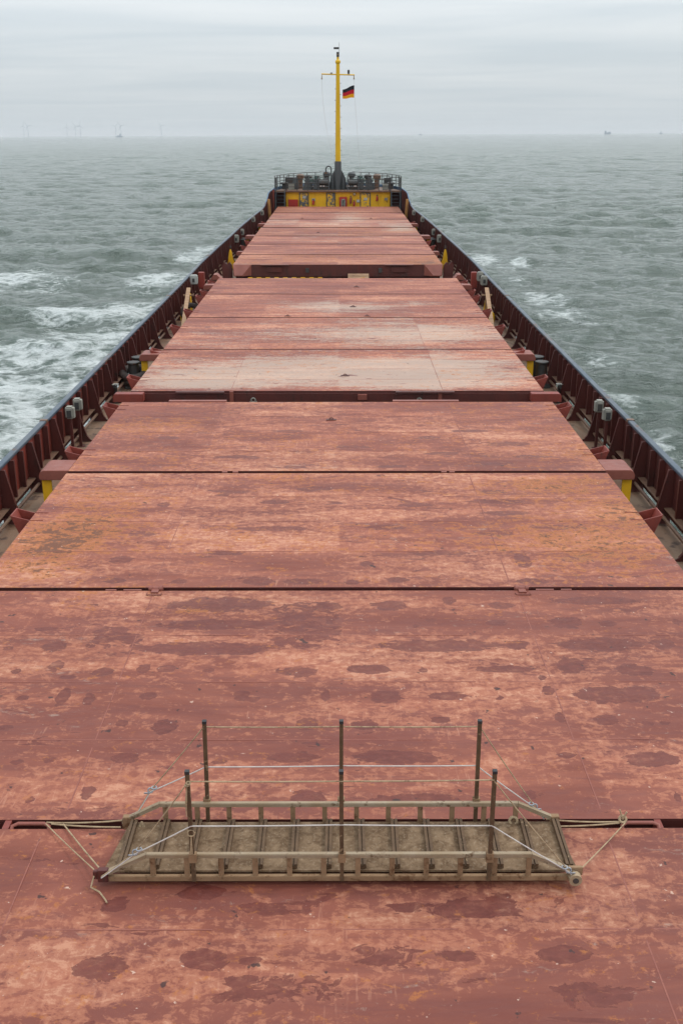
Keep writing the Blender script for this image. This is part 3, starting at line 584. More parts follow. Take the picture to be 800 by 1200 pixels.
def arm(root, cy, thick, ya, yb, hw, reach=0.57, drop=0.17):
    for s in (-1, 1):
        m = MB(); x0, x1 = s * (hw + 0.002), s * (hw + reach)
        prof = [(x0, -0.003), (x1 - s*0.09, -0.003), (x1 - s*0.03, -0.03), (x1, -0.10), (x1, -drop), (x1 - s*0.03, -drop - 0.02), (x0, -drop - 0.02)]
        m.prism(prof, ya - cy, yb - cy, 'y')
        obj('support_arm', m, 'pink', root, (0, 0, thick), bevel=0.008)

HW = 5.04
C1, cy1, th = cover(-5.5, 3.0, HW, 'red steel hatch cover below the bottom edge of the picture', tone=0.44)
C2, cy2, th = cover(3.0, 8.33, HW, 'red hatch cover nearest the camera, carrying the gangway', 0.05, 0.07, tone=0.43, rust=0.20, scuff=0.47, res=0.06)
C3, cy3, th = cover(8.33, 13.67, HW, 'red hatch cover with many dark maroon patches just beyond the gangway', 0.07, 0.055, tone=0.475, scuff=0.52, rust=0.16, res=0.06)
C4, cy4, th = cover(13.67, 19.02, HW, 'orange rust speckled hatch cover reaching up to the nearest yellow pillars', 0.06, 0.06, tone=0.52, scuff=0.53, rust=0.42, res=0.06)
C5, cy5, th = cover(19.10, 24.41, HW, 'hatch cover with the widest side arms, before the first raised steel face', 0.0, 0.0, tone=0.52, rust=0.44, scuff=0.52, res=0.08)
C6, cy6, th = cover(25.53, 30.66, HW, 'pale salt streaked hatch cover with a dark face and wide end tabs in front', 0.0, 0.04, tone=0.56, rust=0.42, pale=0.49, scuff=0.50, res=0.08)
C7, cy7, th = cover(30.66, 36.13, HW, 'faded orange pink hatch cover with light streaks, second in the middle row', 0.05, 0.06, tone=0.56, rust=0.40, pale=0.45, scuff=0.58)
C8, cy8, th = cover(36.13, 41.45, HW, 'dull pink hatch cover with one pale washed area, third in the middle row', 0.06, 0.06, tone=0.53, rust=0.3, pale=0.35, scuff=0.46)
C9, cy9, th = cover(41.45, 45.98, HW, 'plain dull pink hatch cover, last before the pallet gap', 0.06, 0.0, tone=0.53, rust=0.25, pale=0.30, scuff=0.44)
HF = 4.88
C10, cy10, th = cover(50.71, 54.8, HF, 'hatch cover with sloping corner plates just behind the wooden pallet', 0.0, 0.12, tone=0.52, rust=0.62, pale=0.38, scuff=0.55)
C11, cy11, th = cover(54.8, 59.85, HF, 'plain pink hatch cover between the tall yellow stands', 0.12, 0.13, tone=0.56, rust=0.25, pale=0.34)
C12, cy12, th = cover(59.85, 64.4, HF, 'pinkish far hatch cover in front of the small far side arms', 0.13, 0.15, tone=0.59, rust=0.3, pale=0.45)
C13, cy13, th = cover(64.4, 70.1, HF, 'brown streaked far hatch cover behind the small far side arms', 0.15, 0.22, tone=0.46, rust=0.6, pale=0.45)
C14, cy14, th = cover(70.1, 76.3, 4.80, 'pale faded far hatch cover beyond the last dark cross gap', 0.22, 0.18, tone=0.58, rust=0.35, pale=0.55, res=0.16)
C15, cy15, th = cover(76.3, 82.4, 4.80, 'second last hatch cover before the yellow forecastle wall', 0.18, 0.18, tone=0.53, rust=0.4, pale=0.42, res=0.16)
C16, cy16, th = cover(82.4, 88.5, 4.80, 'last hatch cover, right in front of the yellow forecastle wall', 0.18, 0.0, tone=0.51, rust=0.6, pale=0.35, res=0.16)
for (c, cy, ys, hw) in ((C4, cy4, (16.62,), HW), (C5, cy5, (20.31, 23.9), HW), (C6, cy6, (26.83, 30.35), HW), (C7, cy7, (34.19,), HW), (C8, cy8, (37.36, 40.6), HW),
                        (C9, cy9, (42.0, 44.67), HW), (C12, cy12, (61,), HF), (C14, cy14, (73.4,), 4.8), (C11, cy11, (58.4,), HF)):
    for y in ys: pocket(c, cy, th, y, hw)
arm(C5, cy5, th, 19.13, 19.83, HW); arm(C6, cy6, th, 29.95, 30.6, HW, 0.58); arm(C9, cy9, th, 43.9, 44.4, HW, 0.42)
arm(C13, cy13, th, 64.45, 65.2, HF, 0.58); arm(C14, cy14, th, 72.6, 73.2, 4.8, 0.5); arm(C11, cy11, th, 56.1, 56.5, HF, 0.35)

# face fittings of the middle block
def face_bits(root, cy, y, hw, kind):
    f = y - cy
    if kind == 1:
        m = MB(); m.box(-hw, hw, f - 0.055, f - 0.003, -0.22, th - 0.05); obj('front_face', m, 'maroon', root)
        for x0, x1 in ((-3.93, -2.75), (1.42, 2.85)):
            m = MB(); m.box(x0, x1, f - 0.075, f - 0.056, th - 0.20, th - 0.075); m.box(x0 + 0.0, x1, f - 0.15, f - 0.056, th - 0.02, th + 0.004)
            obj('hinge_recess', m, 'maroon', root)
        for s in (-1, 1):
            m = MB(); x0, x1 = s * (hw - 0.35), s * (hw + 0.38)
            m.prism([(x0, th - 0.2), (x0, th + 0.0), (x1 - s*0.05, th + 0.0), (x1, th - 0.05), (x1, th - 0.2)], f - 0.34, f - 0.08, 'y')
            obj('end_tab', m, 'red', root, bevel=0.01)
        for x in (-2.62, 2.46): 
            m = MB(); m.box(x, x + 0.09, f - 0.10, f - 0.056, th - 0.26, th + 0.003); obj('tab', m, 'pink', root)
        for x in (-2.05, 2.0):
            m = MB(); m.torus((x, f - 0.09, th - 0.21), 0.05, 0.018, Matrix.Rotation(R(90), 4, 'X'), 14, 6); m.box(x - .09, x + .09, f - .10, f - 0.056, th - .28, th - .24)
            obj('pad_eye', m, 'pale', root)
        m = MB(); m.box(0.5, 0.72, f - 0.12, f - 0.056, th - 0.2, th - 0.07); obj('face_box', m, 'pink', root)
    else:
        m = MB(); m.box(-hw + 0.45, hw - 0.45, f - 0.02, f - 0.003, -0.22, th - 0.035); obj('front_face', m, 'maroon', root)
        for s in (-1, 1):
            m = MB()
            m.add([(s*hw, f-0.02, th), (s*(hw-0.85), f-0.02, th), (s*(hw-0.45), f-0.36, th-0.46), (s*(hw-0.08), f-0.36, th-0.46),
                   (s*hw, f-0.02, th-0.5), (s*(hw-0.85), f-0.02, th-0.5), (s*(hw-0.45), f-0.34, th-0.5), (s*(hw-0.08), f-0.34, th-0.5)],
                  [(0,1,2,3),(7,6,5,4),(0,3,7,4),(1,5,6,2),(2,6,7,3),(0,4,5,1)])
            obj('corner_plate', m, 'pink', root)
        for x0, x1 in ((-3.6, -2.3), (2.2, 3.5)):
            m = MB(); m.box(x0, x1, f - 0.16, f - 0.023, th - 0.03, th + 0.004); m.box(x0 + .3, x1 - .3, f - 0.10, f - 0.022, th - 0.34, th - 0.12)
            obj('hinge_plate', m, 'maroon', root)
        for x in (-1.5, 1.9):
            m = MB(); m.box(x, x + 0.16, f - 0.10, f - 0.022, th - 0.36, th - 0.16); obj('lug', m, 'dark', root)
face_bits(C6, cy6, 25.53, HW, 1); face_bits(C10, cy10, 50.71, HF, 2)
# raised end strips on cover 5's far edge, small pins on the plates
for x0, x1 in ((-3.95, -2.6), (1.3, 2.85)):
    m = MB(); m.box(x0, x1, 24.415 - cy5, 24.55 - cy5, th - 0.05, th + 0.02); obj('edge_strip', m, 'pink', C5)
for c, cy, pts in ((C5, cy5, ((-0.13, 22.8),)), (C6, cy6, ((0.2, 27.2), )), (C8, cy8, ((-1.7, 36.4), (1.0, 36.4), (0.55, 38.4))), (C9, cy9, ((0.75, 43.4),)),
                   (C15, cy15, ((-2.5, 77), (2.3, 77))), (C13, cy13, ((-1.2, 66.5),))):
    for x, y in pts:
        m = MB(); m.box(-.11, .11, -.05, .05, 0, .012); m.torus((0, 0, .015), .045, .012, Matrix.Rotation(R(25), 4, 'X'), 14, 6)
        obj('pad_eye', m, 'maroon', c, (x, y - cy, th))
# hinge barrels in the cross gaps, lashing handles at the gangway gap
for x in (-2.52, 2.58):
    m = MB(); m.tube([(-0.10, 0, 0), (0.10, 0, 0)], 0.034, 12); m.tube([(-0.09, 0, 0), (-0.05, 0, 0)], 0.044, 12); m.tube([(0.05, 0, 0), (0.09, 0, 0)], 0.044, 12)
    m.box(-0.05, 0.05, -0.14, -0.02, -0.03, 0.012)
    obj('hinge_barrel', m, 'pink', C3, (x, 13.66 - cy3, th + 0.01), smooth=True)
    m = MB(); s = 1 if x > 0 else -1
    for q0, q1 in ((0.2, 0.45), (0.55, 0.7)): m.box(q0 if x > 0 else -q1, q1 if x > 0 else -q0, -0.03, 0.0, -0.02, 0.006)
    m.tube([(-.1, -.13, .01), (-.1, -.2, .012), (0.1, -.2, .012), (.1, -.13, .01)], .008, 6)
    obj('latch', m, 'pink', C3, (x, 13.655 - cy3, th))
for x in (-2.1, -1.9, 2.15, 2.0):
    m = MB(); m.box(-.05, .05, -.045, .01, -.06, .004); obj('lug', m, 'pink', C4, (x, 19.06 - cy4, th))
for s in (-1, 1):
    m = MB(); x = s * 2.82
    m.tube([(x - .17, -.02, -.05), (x - .17, .05, .0), (x - .12, .075, .01), (x + .12, .075, .01), (x + .17, .05, .0), (x + .17, -.02, -.05)], .019, 10)
    obj('handle', m, 'pink', C2, (0, 8.25 - cy2, th), smooth=True)
for x in (-3.05, 3.0):
    m = MB(); m.box(-.03, .03, .0, .14, -.10, 0.0); obj('lug', m, 'red', C3, (x, 8.27 - cy3, th - .005))

# ------------------------------------------------------------------ pillars under the side arms
def pillar(x, y, s, h, label, m1='yellow'):
    t = thing('support_pillar', label, 'pillar', (x, y, DK), 'yellow pillars under the side arms')
    m = MB(); m.box(-.09, .09, -.012, .012, 0.015, h); m.box(-.09, -.07, .012, .30, 0.015, h) if s < 0 else m.box(.07, .09, .012, .30, 0.015, h)
    obj('post', m, m1, t)
    m = MB(); m.prism([(.012, h), (.012, .02), (.32, .02), (.32, h * .55), (.2, h)], -.02 if s < 0 else 0.0, -.005 if s < 0 else .015, 'x'); obj('gusset', m, 'maroon', t)
    m = MB(); m.box(-.16, .16, -.08, .36, 0, .015); obj('foot_plate', m, 'maroon', t)
    m = MB(); m.box(-.12, .12, -.03, .32, h, h + .025); obj('head_plate', m, 'brown', t)
    return t
names = {-1: 'left', 1: 'right'}
for s in (-1, 1):
    n = names[s]
    pillar(s * 5.50, 19.25, s, 0.78, f'yellow steel pillar under the nearest side arm on the {n}', 'yellow')
    pillar(s * 5.50, 30.1, s, 0.78, f'yellow steel pillar under the middle side arm on the {n}', 'yellow')
    pillar(s * 5.32, 64.7, s, 0.78, f'yellow steel pillar under the far side arm on the {n}', 'yellow')
    pillar(s * 5.15, 72.8, s, 0.78, f'smallest yellow pillar under the farthest side arm on the {n}', 'yellow')
    pillar(s * 5.32, 44.1, s, 0.78, f'dark red pillar under the short arm on the {n} before the pallet gap', 'maroon')

# ------------------------------------------------------------------ bitts (mooring bollards)
def bitts(x, y, label, r=0.15, h=0.74):
    t = thing('bollard', label, 'bollard', (x, y, DK), 'twin mooring bollards')
    m = MB(); m.box(-.24, .24, -.62, .62, 0, .10); obj('base', m, 'dark', t, bevel=.01)
    for k in (-.36, .36):
        m = MB(); m.lathe([(r, .10), (r, h - .06), (r + .03, h - .05), (r + .04, h - .02), (r + .03, h), (0.02, h + .012)], (0, k, 0), 20); obj('post', m, 'dark', t, smooth=True)
    return t
B1 = bitts(-5.84, 30.55, 'dark twin bollard wearing an old tyre beside the left bulwark')
B2 = bitts(5.86, 30.6, 'dark twin bollard without a tyre beside the right bulwark', 0.16, 0.74)
bitts(-5.6, 65.5, 'far dark twin bollard behind the yellow stand on the left', .17, .75)
bitts(5.62, 65.5, 'far dark twin bollard behind the yellow stand on the right', .17, .75)
bitts(-5.25, 74.5, 'small brown twin bollard near the bow on the left', .15, .65)
bitts(5.25, 74.5, 'small brown twin bollard near the bow on the right', .15, .65)
m = MB(); m.torus((0, 0, 0), .31, .12, Matrix.Rotation(R(16), 4, 'X'), 36, 12); m.torus((0, .02, -.2), .29, .11, Matrix.Rotation(R(4), 4, 'X'), 36, 12)
o = obj('tyre', m, 'rubber', loc=(-5.84, 30.19, DK + 0.42), smooth=True); tag(o, 'worn tyres slipped over the near post of the left bollard', 'tyre')
m = MB(); m.torus((0, 0, 0), .30, .10, Matrix.Rotation(R(78), 4, 'X') , 36, 12)
o = obj('tyre', m, 'rubber', loc=(-5.55, 40.6, DK + 0.41), smooth=True, rot=(0, 0, R(10))); tag(o, 'dark upright tyre behind the yellow gear and plank on the left', 'tyre')

# ------------------------------------------------------------------ boxes on the bulwarks
def lampbox(x, y, s, label, m1='pale', w=.18, h=.28, zc=.02):
    t = thing('junction_box', label, 'junction box', (x, y, DK), 'pale boxes on the bulwarks')
    m = MB(); m.box(-.03, .03, -.03, .03, 0.012, zc - DK - h / 2); m.box(-.08, .08, -.08, .08, 0, .012); obj('stand', m, 'maroon', t)
    m = MB(); m.box(-w / 2, w / 2, -w / 2, w / 2, zc - DK - h / 2, zc - DK + h / 2); obj('casing', m, m1, t, bevel=.03)
    m = MB(); m.box(-.05, .05, -w / 2 - .012, -w / 2 + .002, zc - DK - .10, zc - DK + .06); obj('hatch_door', m, 'dark', t)
    m = MB(); m.box(-s * (w / 2 - .002), -s * (w / 2 + .015), -.06, .06, zc - DK - .12, zc - DK + .10); obj('side_cover', m, m1, t)
    return t
lampbox(-6.02, 23.4, -1, 'pale ribbed box in front on the near left bulwark, lower of the pair')
lampbox(-6.02, 24.15, -1, 'pale box just behind its twin on the near left bulwark')
lampbox(6.03, 23.95, 1, 'pale box farther back of the pair on the near right bulwark')
lampbox(6.04, 23.2, 1, 'larger pale box in front of the pair on the near right bulwark')
lampbox(-6.05, 45.6, -1, 'white rounded box next to the red locker on the left bulwark', 'white', .3, .38, 0.0)
lampbox(6.05, 46.1, 1, 'pale grey box right beside the red locker on the right bulwark', 'pale', .26, .38, 0.06)
lampbox(6.05, 44.8, 1, 'pale grey box by the top of the plank on the right', 'pale', .26, .38, 0.06)
for s in (-1, 1):
    n = names[s]
    lampbox(s * (bx(62.8) - .2), 62.8, s, f'round grey box above the yellow stand on the {n}', 'pale', .27, .42, 0.0)
    lampbox(s * (bx(66) - .2), 66, s, f'small grey box just past the far bollard on the {n}', 'pale', .2, .36, .08)
    lampbox(s * (bx(72.5) - .2), 72.5, s, f'grey box on the curving bulwark near the bow on the {n}', 'pale', .22, .34, .30)
    lampbox(s * (bx(77.4) - .2), 77.4, s, f'last pale box before the raised bow bulwark on the {n}', 'pale', .22, .34, .36)
    t = thing('fire_locker', f'tall red locker fixed against the {n} bulwark', 'locker', (s * 5.98, 47.6, DK), 'red lockers')
    m = MB(); m.box(-.13, .13, -.14, .14, .35, 1.05); obj('casing', m, 'redlocker', t, bevel=.02)
    m = MB(); m.box(-.11, .11, -.155, -.141, .42, .99); obj('door', m, 'redlocker', t)
    m = MB(); m.box(-.03, .03, -.03, .03, 0, .35); obj('stand', m, 'maroon', t)
    # plank leaning on yellow gear
    t = thing('plank', f'long weathered wooden plank leaning in the walkway on the {n}', 'plank', (s * 5.36, 36.2, DK), 'leaning planks')
    m = MB(); a = Vector((0, 0, .03)); b = Vector((s * .36, 5.3, 1.22)); dirv = (b - a).normalized(); sd_ = Vector((1, 0, 0)) * .075; up = dirv.cross(Vector((1, 0, 0))).normalized() * .022
    vs = [a - sd_ - up, a + sd_ - up, a + sd_ + up, a - sd_ + up, b - sd_ - up, b + sd_ - up, b + sd_ + up, b - sd_ + up]
    m.add(vs, [(0,1,2,3),(7,6,5,4),(0,4,5,1),(1,5,6,2),(2,6,7,3),(3,7,4,0)]); obj('board', m, 'wood', t)
    m = MB(); m.box(s * .1, s * .5, 4.75, 4.8, 1.0, 1.06); m.box(s * .28, s * .34, 4.9, 4.96, 0, 1.08); obj('rest', m, 'wood', t)
    t = thing('lashing_gear', f'yellow steel lashing gear standing behind the plank on the {n}', 'gear', (s * 5.78, 41.7, DK), 'yellow lashing gear')
    m = MB(); m.prism([(-.16, 0), (.16, 0), (.1, .98), (-.02, 1.0)], -.1, .1, 'y'); obj('upright', m, 'yellow', t, bevel=.02)
    m = MB(); m.lathe([(.03, 0), (.17, .04), (.2, .16), (.17, .34), (.08, .44)], (s * .02, -.9, .0), 16); obj('float', m, 'yellow', t, smooth=True)
    # tall yellow stand
    t = thing('yellow_stand', f'tall narrow yellow stand tapering upward, on the {n} beside the covers', 'stand', (s * 5.62, 57.2, DK), 'tall yellow stands')
    m = MB(); m.prism([(-.19, 0), (.19, 0), (.08, .80), (.03, 1.0), (-.03, 1.0), (-.08, .80)], -.06, .06, 'y'); obj('panel', m, 'yellow', t, bevel=.02)
    m = MB(); m.prism([(-.3, 0), (-.06, 0), (-.1, .5)], .12, .2, 'y') if s > 0 else m.prism([(.3, 0), (.06, 0), (.1, .5)], .12, .2, 'y'); obj('brace', m, 'yellow', t)
    m = MB(); m.torus((0, 0, 1.12), .05, .018, Matrix.Rotation(R(90), 4, 'X'), 12, 6); obj('lifting_eye', m, 'dark', t)
    # ochre boards leaning near the forecastle
    t = thing('ochre_board', f'ochre board leaning against the bow bulwark on the {n}', 'board', (s * 4.98, 81.6, DK), 'ochre leaning boards')
    m = MB(); m.prism([(s * -.10, 0), (s * .10, 0), (s * .22, 2.0), (s * .02, 2.0)], -.12, .12, 'y'); obj('board', m, 'orange', t, bevel=.01)
    # pedestals beside the pallet gap
    t = thing('winch_pedestal', f'rusty red pedestal with a sloped cap beside the pallet gap on the {n}', 'pedestal', (s * 5.42, 48.5, DK), 'pedestals beside the pallet gap')
    m = MB(); m.box(-.13, .13, -.2, .2, 0, .62); obj('column', m, 'brown', t, bevel=.01)
    m = MB(); m.prism([(-.27, .62), (.27, .62), (.05, .86), (-.1, .86)], -.32, .32, 'y'); obj('cap', m, 'pink', t, bevel=.01)
    m = MB(); m.tube([(-s * .28, -.3, .0), (-s * .28, -.3, .4), (-s * .12, -.3, .42)], .05, 8); m.lathe([(.09, .0), (.09, .1)], (-s * .28, -.3, .36), 10); obj('valve', m, 'brown', t)
    t = thing('cleat_post', f'dark red forked post between pedestal and chamfered cover on the {n}', 'post', (s * 5.18, 50.9, DK), 'forked posts')
    m = MB(); m.prism([(-.2, 0), (.2, 0), (.24, .95), (.12, 1.12), (.02, .98), (-.1, 1.1), (-.24, .92)], -.05, .05, 'y'); obj('plate', m, 'maroon', t)
    m = MB(); m.box(-.22, .22, .05, .35, 0, .8); obj('web', m, 'maroon', t)
    # deck clutter: valves, small bracket and coils
    for (y, xo) in ((26.2, .5), (27.9, .34), (43.2, .55), (59.5, .5), (69.5, .5)):
        pass
    t = thing('vent_valve', f'dark hydrant valve low against the {n} bulwark before the bollard', 'valve', (s * 6.0, 28.3, DK), 'low hydrant valves')
    m = MB(); m.tube([(0, 0, 0), (0, 0, .42), (-s * .02, -.08, .5), (-s * .02, -.2, .5)], .05, 10); obj('pipe', m, 'dark', t, smooth=True)
    m = MB(); m.lathe([(.03, 0), (.1, .01), (.1, .03), (.03, .04)], (0, 0, .5), 14); obj('handwheel', m, 'pale', t, smooth=True)
    t = thing('deck_bracket', f'triangular brown floor bracket beside the hydrant on the {n}', 'bracket', (s * 5.75, 27.4, DK), 'floor brackets')
    m = MB(); m.prism([(-.25, 0), (.25, 0), (0, .2)], -.25, .0, 'y'); obj('web', m, 'brown', t)
    m = MB(); m.box(-.27, .27, -.3, .3, 0, .02); obj('foot_plate', m, 'brown', t)

# pallets in the gap between the blocks
t = thing('wooden_pallet', 'square wooden pallet with a plank on it, propped before the far covers', 'pallet', (0.95, 49.9, DK + .365), rot=(R(38), 0, 0))
m = MB()
for k in range(5): m.box(-.48, .48, k * .17 - .42, k * .17 - .28, .03, .05)
m.box(-.48, -.40, -.42, .42, 0, .03); m.box(.40, .48, -.42, .42, 0, .03); obj('deck_board', m, 'wood', t)
m = MB(); m.add([(-.3, -.16, .05), (.3, .1, .05), (.28, .18, .05), (-.33, -.07, .05), (-.3, -.16, .085), (.3, .1, .085), (.28, .18, .085), (-.33, -.07, .085)],
                [(0,3,2,1),(4,5,6,7),(0,1,5,4),(1,2,6,5),(2,3,7,6),(3,0,4,7)]); obj('loose_plank', m, 'orange', t)
m = MB(); m.box(-.65, .65, -.1, .1, 0, .12); m.box(-.5, .7, -.06, .16, .122, .2)
o = obj('timber', m, 'wood', loc=(-2.6, 49.2, DK + .365)); tag(o, 'pale planks lying left of the pallet in the cross gap', 'timber')
m = MB()
for k in range(7): m.torus((k * .13 - .4, rng.uniform(-.05, .05), .06), .17, .03, Matrix.Rotation(R(float(rng.uniform(-20, 20))), 4, 'Y'), 18, 6)
o = obj('rope_coil', m, 'ropetan', loc=(3.0, 49.3, DK + .37), smooth=True); tag(o, 'heap of pale rope right of the pallet in the cross gap', 'rope')
m = MB()
for k in range(9): m.box(-1.7 + k * .4, -1.5 + k * .4, -.02, .02, .0, .03)
m.box(-1.7, 1.7, -.012, .012, -.02, -.001)
t = obj('warning_bar', m, 'yellow', loc=(-2.4, 49.6, DK + .53)); tag(t, 'thin yellow broken striped bar under the left half of the chamfered cover', 'bar')
m = MB()
for k in range(2): m.box(-1.6 + k * 3.1, -1.5 + k * 3.1, -.01, .01, -.165, -.021)
obj('foot', m, 'dark', t)

# ------------------------------------------------------------------ forecastle
FD = 1.17      # forecastle deck height
YF = 89.6
fo = [d for d in ds if d >= 89.6]
ring = [(-bx(d) + .02, d) for d in fo] + [(bx(d) - .02, d) for d in reversed(fo)]
m = MB(); n = len(ring)
m.add([(x, y, FD) for x, y in ring] + [(x, y, FD - .12) for x, y in ring], [tuple(range(n)), tuple(range(2*n-1, n-1, -1))] + [(i, i+n, (i+1) % n+n, (i+1) % n) for i in range(n)])
o = obj('forecastle_deck', m, 'brown'); tag(o, kind='structure')
t = thing('forecastle_front', 'ribbed yellow steel wall with grey doors below the forecastle deck', 'wall', (0, YF + .25, DK))
H = FD - DK - .125
m = MB(); m.box(-4.2, 4.2, 0, .05, .003, H)
for k in range(27): 
    x = -4.05 + k * .312
    m.box(x, x + .03, -.03, -.001, .05, H - .02)
obj('wall', m, 'yellow', t)
for s in (-1, 1):
    m = MB(); m.box(s * 4.203, s * 5.05, .9, .95, .003, H); m.box(s * 4.203, s * 4.25, .06, .9, .003, H); obj('side_recess', m, 'maroon', t)
for x, w in ((-2.75, .62), (-.58, .58), (2.2, .7)):
    d_ = MB(); d_.box(x - w / 2, x + w / 2, -.09, -.032, .25, H - .1); dd_ = obj('door', d_, 'peel', t, bevel=.02)
    f = MB()
    f.box(x - w/2 - .07, x - w/2 - .002, -.10, -.032, .2, H - .05); f.box(x + w/2 + .002, x + w/2 + .07, -.10, -.032, .2, H - .05); f.box(x - w/2, x + w/2, -.10, -.032, H - .098, H - .05)
    obj('door_frame', f, 'grey', t)
    h_ = MB(); h_.tube([(x - .1, -.13, 1.2), (x + .1, -.13, 1.25)], .02, 6); h_.box(x - .01, x + .01, -.13, -.09, 1.2, 1.23); obj('handle', h_, 'pale', dd_)
# things fixed to the wall
def wallbox(x, z, w, h, m1, m2, lab, name='hose_box', cat='box', grp='red fire boxes on the yellow wall'):
    t = thing(name, lab, cat, (x, YF + .13, DK + z), grp)
    q = MB(); q.box(-w/2, w/2, -.12, .08, 0, h); obj('casing', q, m1, t, bevel=.015)
    q = MB(); q.box(-w*.28, w*.28, -.135, -.121, h*.25, h*.75); obj('front_panel', q, m2, t)
    return t
wallbox(-3.62, .85, .78, .62, 'scarlet', 'scarlet', 'wide red fire hose box at the left end of the yellow wall')
q = wallbox(.42, .82, .62, .85, 'scarlet', 'pale', 'red fire box with a pale bundle in it near the middle of the yellow wall')
m = MB(); m.tube([(-.1, 0, -.2), (-.1, -.05, .25), (-.07, -.04, .33), (0, -.03, .3), (.08, -.05, .35), (.12, -.05, .2), (.1, 0, -.2)], .07, 8)
o = obj('fire_hose', m, 'pale', loc=(.42, YF - .08, DK + 1.15), smooth=True); tag(o, 'pale folded fire hose hanging in the middle red box', 'hose')
def ext(x, z, lab, m1='scarlet', hh=.4):
    t = thing('fire_extinguisher', lab, 'extinguisher', (x, YF + .12, DK + z), 'fire gear on the yellow wall')
    q = MB(); q.lathe([(.05, 0), (.08, .02), (.08, hh * .75), (.03, hh * .9), (.03, hh)], (0, 0, 0), 14); obj('cylinder', q, m1, t, smooth=True)
    q = MB(); q.box(-.06, .06, -.02, .02, hh, hh + .05); q.tube([(0, -.03, hh), (.11, -.05, hh - .05), (.1, -.03, .08)], .012, 6); obj('nozzle', q, 'dark', t)
ext(-2.0, 1.05, 'small red extinguisher between the two left grey doors')
ext(1.02, 1.15, 'dark red extinguisher left of the lamp, right of the mast', 'red', .55)
ext(1.3, .95, 'thin red extinguisher straight under the wall lamp')
ext(3.15, 1.35, 'red extinguisher with white tag right of the last grey door', 'scarlet', .42)
for x, z, lab in ((-1.98, 1.45, 'small white sign above the left extinguisher'), (1.62, 1.35, 'pale rectangular sign just left of the right door'), (3.88, 1.5, 'small pale sign near the right end of the yellow wall'), (2.23, 1.5, 'white notice on the rightmost grey door'), (-2.72, 1.65, 'round pale porthole plate on the leftmost grey door')):
    q = MB(); q.box(-.13, .13, -.01, .01, -.1, .1); y = YF + .195 if x in (-1.98, 1.62, 3.88) else YF + .14
    o = obj('sign', q, 'white' if x != 3.88 else 'pale', loc=(x, y, DK + z)); tag(o, lab, 'sign', 'small signs on the yellow wall')
t = thing('wall_lamp', 'small round bulkhead lamp high on the yellow wall right of the mast', 'lamp', (1.32, YF + .14, DK + 1.78))
q = MB(); q.lathe([(.03, 0), (.11, .03), (.12, .12), (.07, .2)], (0, 0, 0), 14); obj('lamp_shade', q, 'cream', t, smooth=True)
q = MB(); q.box(-.05, .05, .02, .1, .02, .2); obj('bracket', q, 'grey', t)
# ladders
for s in (-1, 1):
    t = thing('ladder', f'grey steel ladder up to the forecastle on the {names[s]}', 'ladder', (s * 4.65, YF - .1, DK), 'forecastle ladders')
    q = MB()
    for a in (-.36, .36): q.add([(a-.03, -.6, 0), (a+.03, -.6, 0), (a+.03, -.45, 0), (a-.03, -.45, 0), (a-.03, .05, H+.2), (a+.03, .05, H+.2), (a+.03, .2, H+.2), (a-.03, .2, H+.2)], [(0,3,2,1),(4,5,6,7),(0,1,5,4),(1,2,6,5),(2,3,7,6),(3,0,4,7)])
    obj('stringer', q, 'grey', t)
    for k in range(8):
        z = .2 + k * .26; y = -.6 + z / (H + .2) * .65
        q = MB(); q.box(-.33, .33, y, y + .18, z, z + .03); obj('rung', q, 'grey', t)
# bow bulwark rim
m = MB()
for s in (-1, 1):
    vs, fs = [], []
    for d in fo:
        x = bx(d)
        for (a, b) in ((x - .005, FD + .0), (x - .005, FD + .22), (x + .03, FD + .22), (x + .03, FD - .6)): vs.append((s * a, d, b))
    for i in range(len(fo) - 1):
        for k in range(4): fs.append((i*4+k, i*4+(k+1) % 4, (i+1)*4+(k+1) % 4, (i+1)*4+k))
    m.add(vs, fs)
o = obj('bow_rim', m, 'bluerim'); tag(o, 'low blue steel rim curving round the bow under the railing', 'rim')

def railing(pts, z0, hgt, label, name='railing', m1='dark', bars=(0.33, 0.66, 1.0), step=1.0, grp='grey railings of the forecastle'):
    base = Vector((pts[0][0], pts[0][1], z0)); t = thing(name, label, 'railing', base, grp)
    # resample
    P = [Vector((p[0], p[1], 0)) for p in pts]; L = [0]
    for a, b in zip(P[:-1], P[1:]): L.append(L[-1] + (b - a).length)
    def at(s):
        for i in range(len(P) - 1):
            if s <= L[i + 1] + 1e-6: return P[i].lerp(P[i + 1], (s - L[i]) / max(1e-6, L[i + 1] - L[i]))
        return P[-1]
    n = max(2, round(L[-1] / step)); off = Vector((base.x, base.y, 0))
    for k in range(n + 1):
        p = at(L[-1] * k / n) - off; q = MB(); q.tube([(p.x, p.y, 0), (p.x, p.y, hgt)], .034, 6); obj('post', q, m1, t)
    for b in bars:
        q = MB(); q.tube([tuple(at(L[-1] * k / (3 * n)) - off + Vector((0, 0, hgt * b))) for k in range(3 * n + 1)], .028, 6); obj('rail', q, m1, t)
    return t
railing([(-4.12, YF + .05), (-.75, YF + .05)], FD, 1.13, 'grey railing along the front edge of the forecastle, left of the mast', bars=(.25, .5, .75, 1.0), step=.95)
railing([(.75, YF + .05), (4.12, YF + .05)], FD, 1.13, 'grey railing along the front edge of the forecastle, right of the mast', bars=(.25, .5, .75, 1.0), step=.95)
for s in (-1, 1):
    railing([(s * (bx(d) - .05), d) for d in fo[:-1]], FD + .21, .9 , f'curved railing round the {names[s]} side of the bow', step=1.1, bars=(.5, 1.0))
    railing([(s * 5.0, YF + .05), (s * 4.98, YF + .9), (s * 4.25, YF + .92), (s * 4.2, YF + .1)], FD, .98, f'short railing around the ladder opening on the {names[s]}', step=.75, bars=(.5, 1.0))
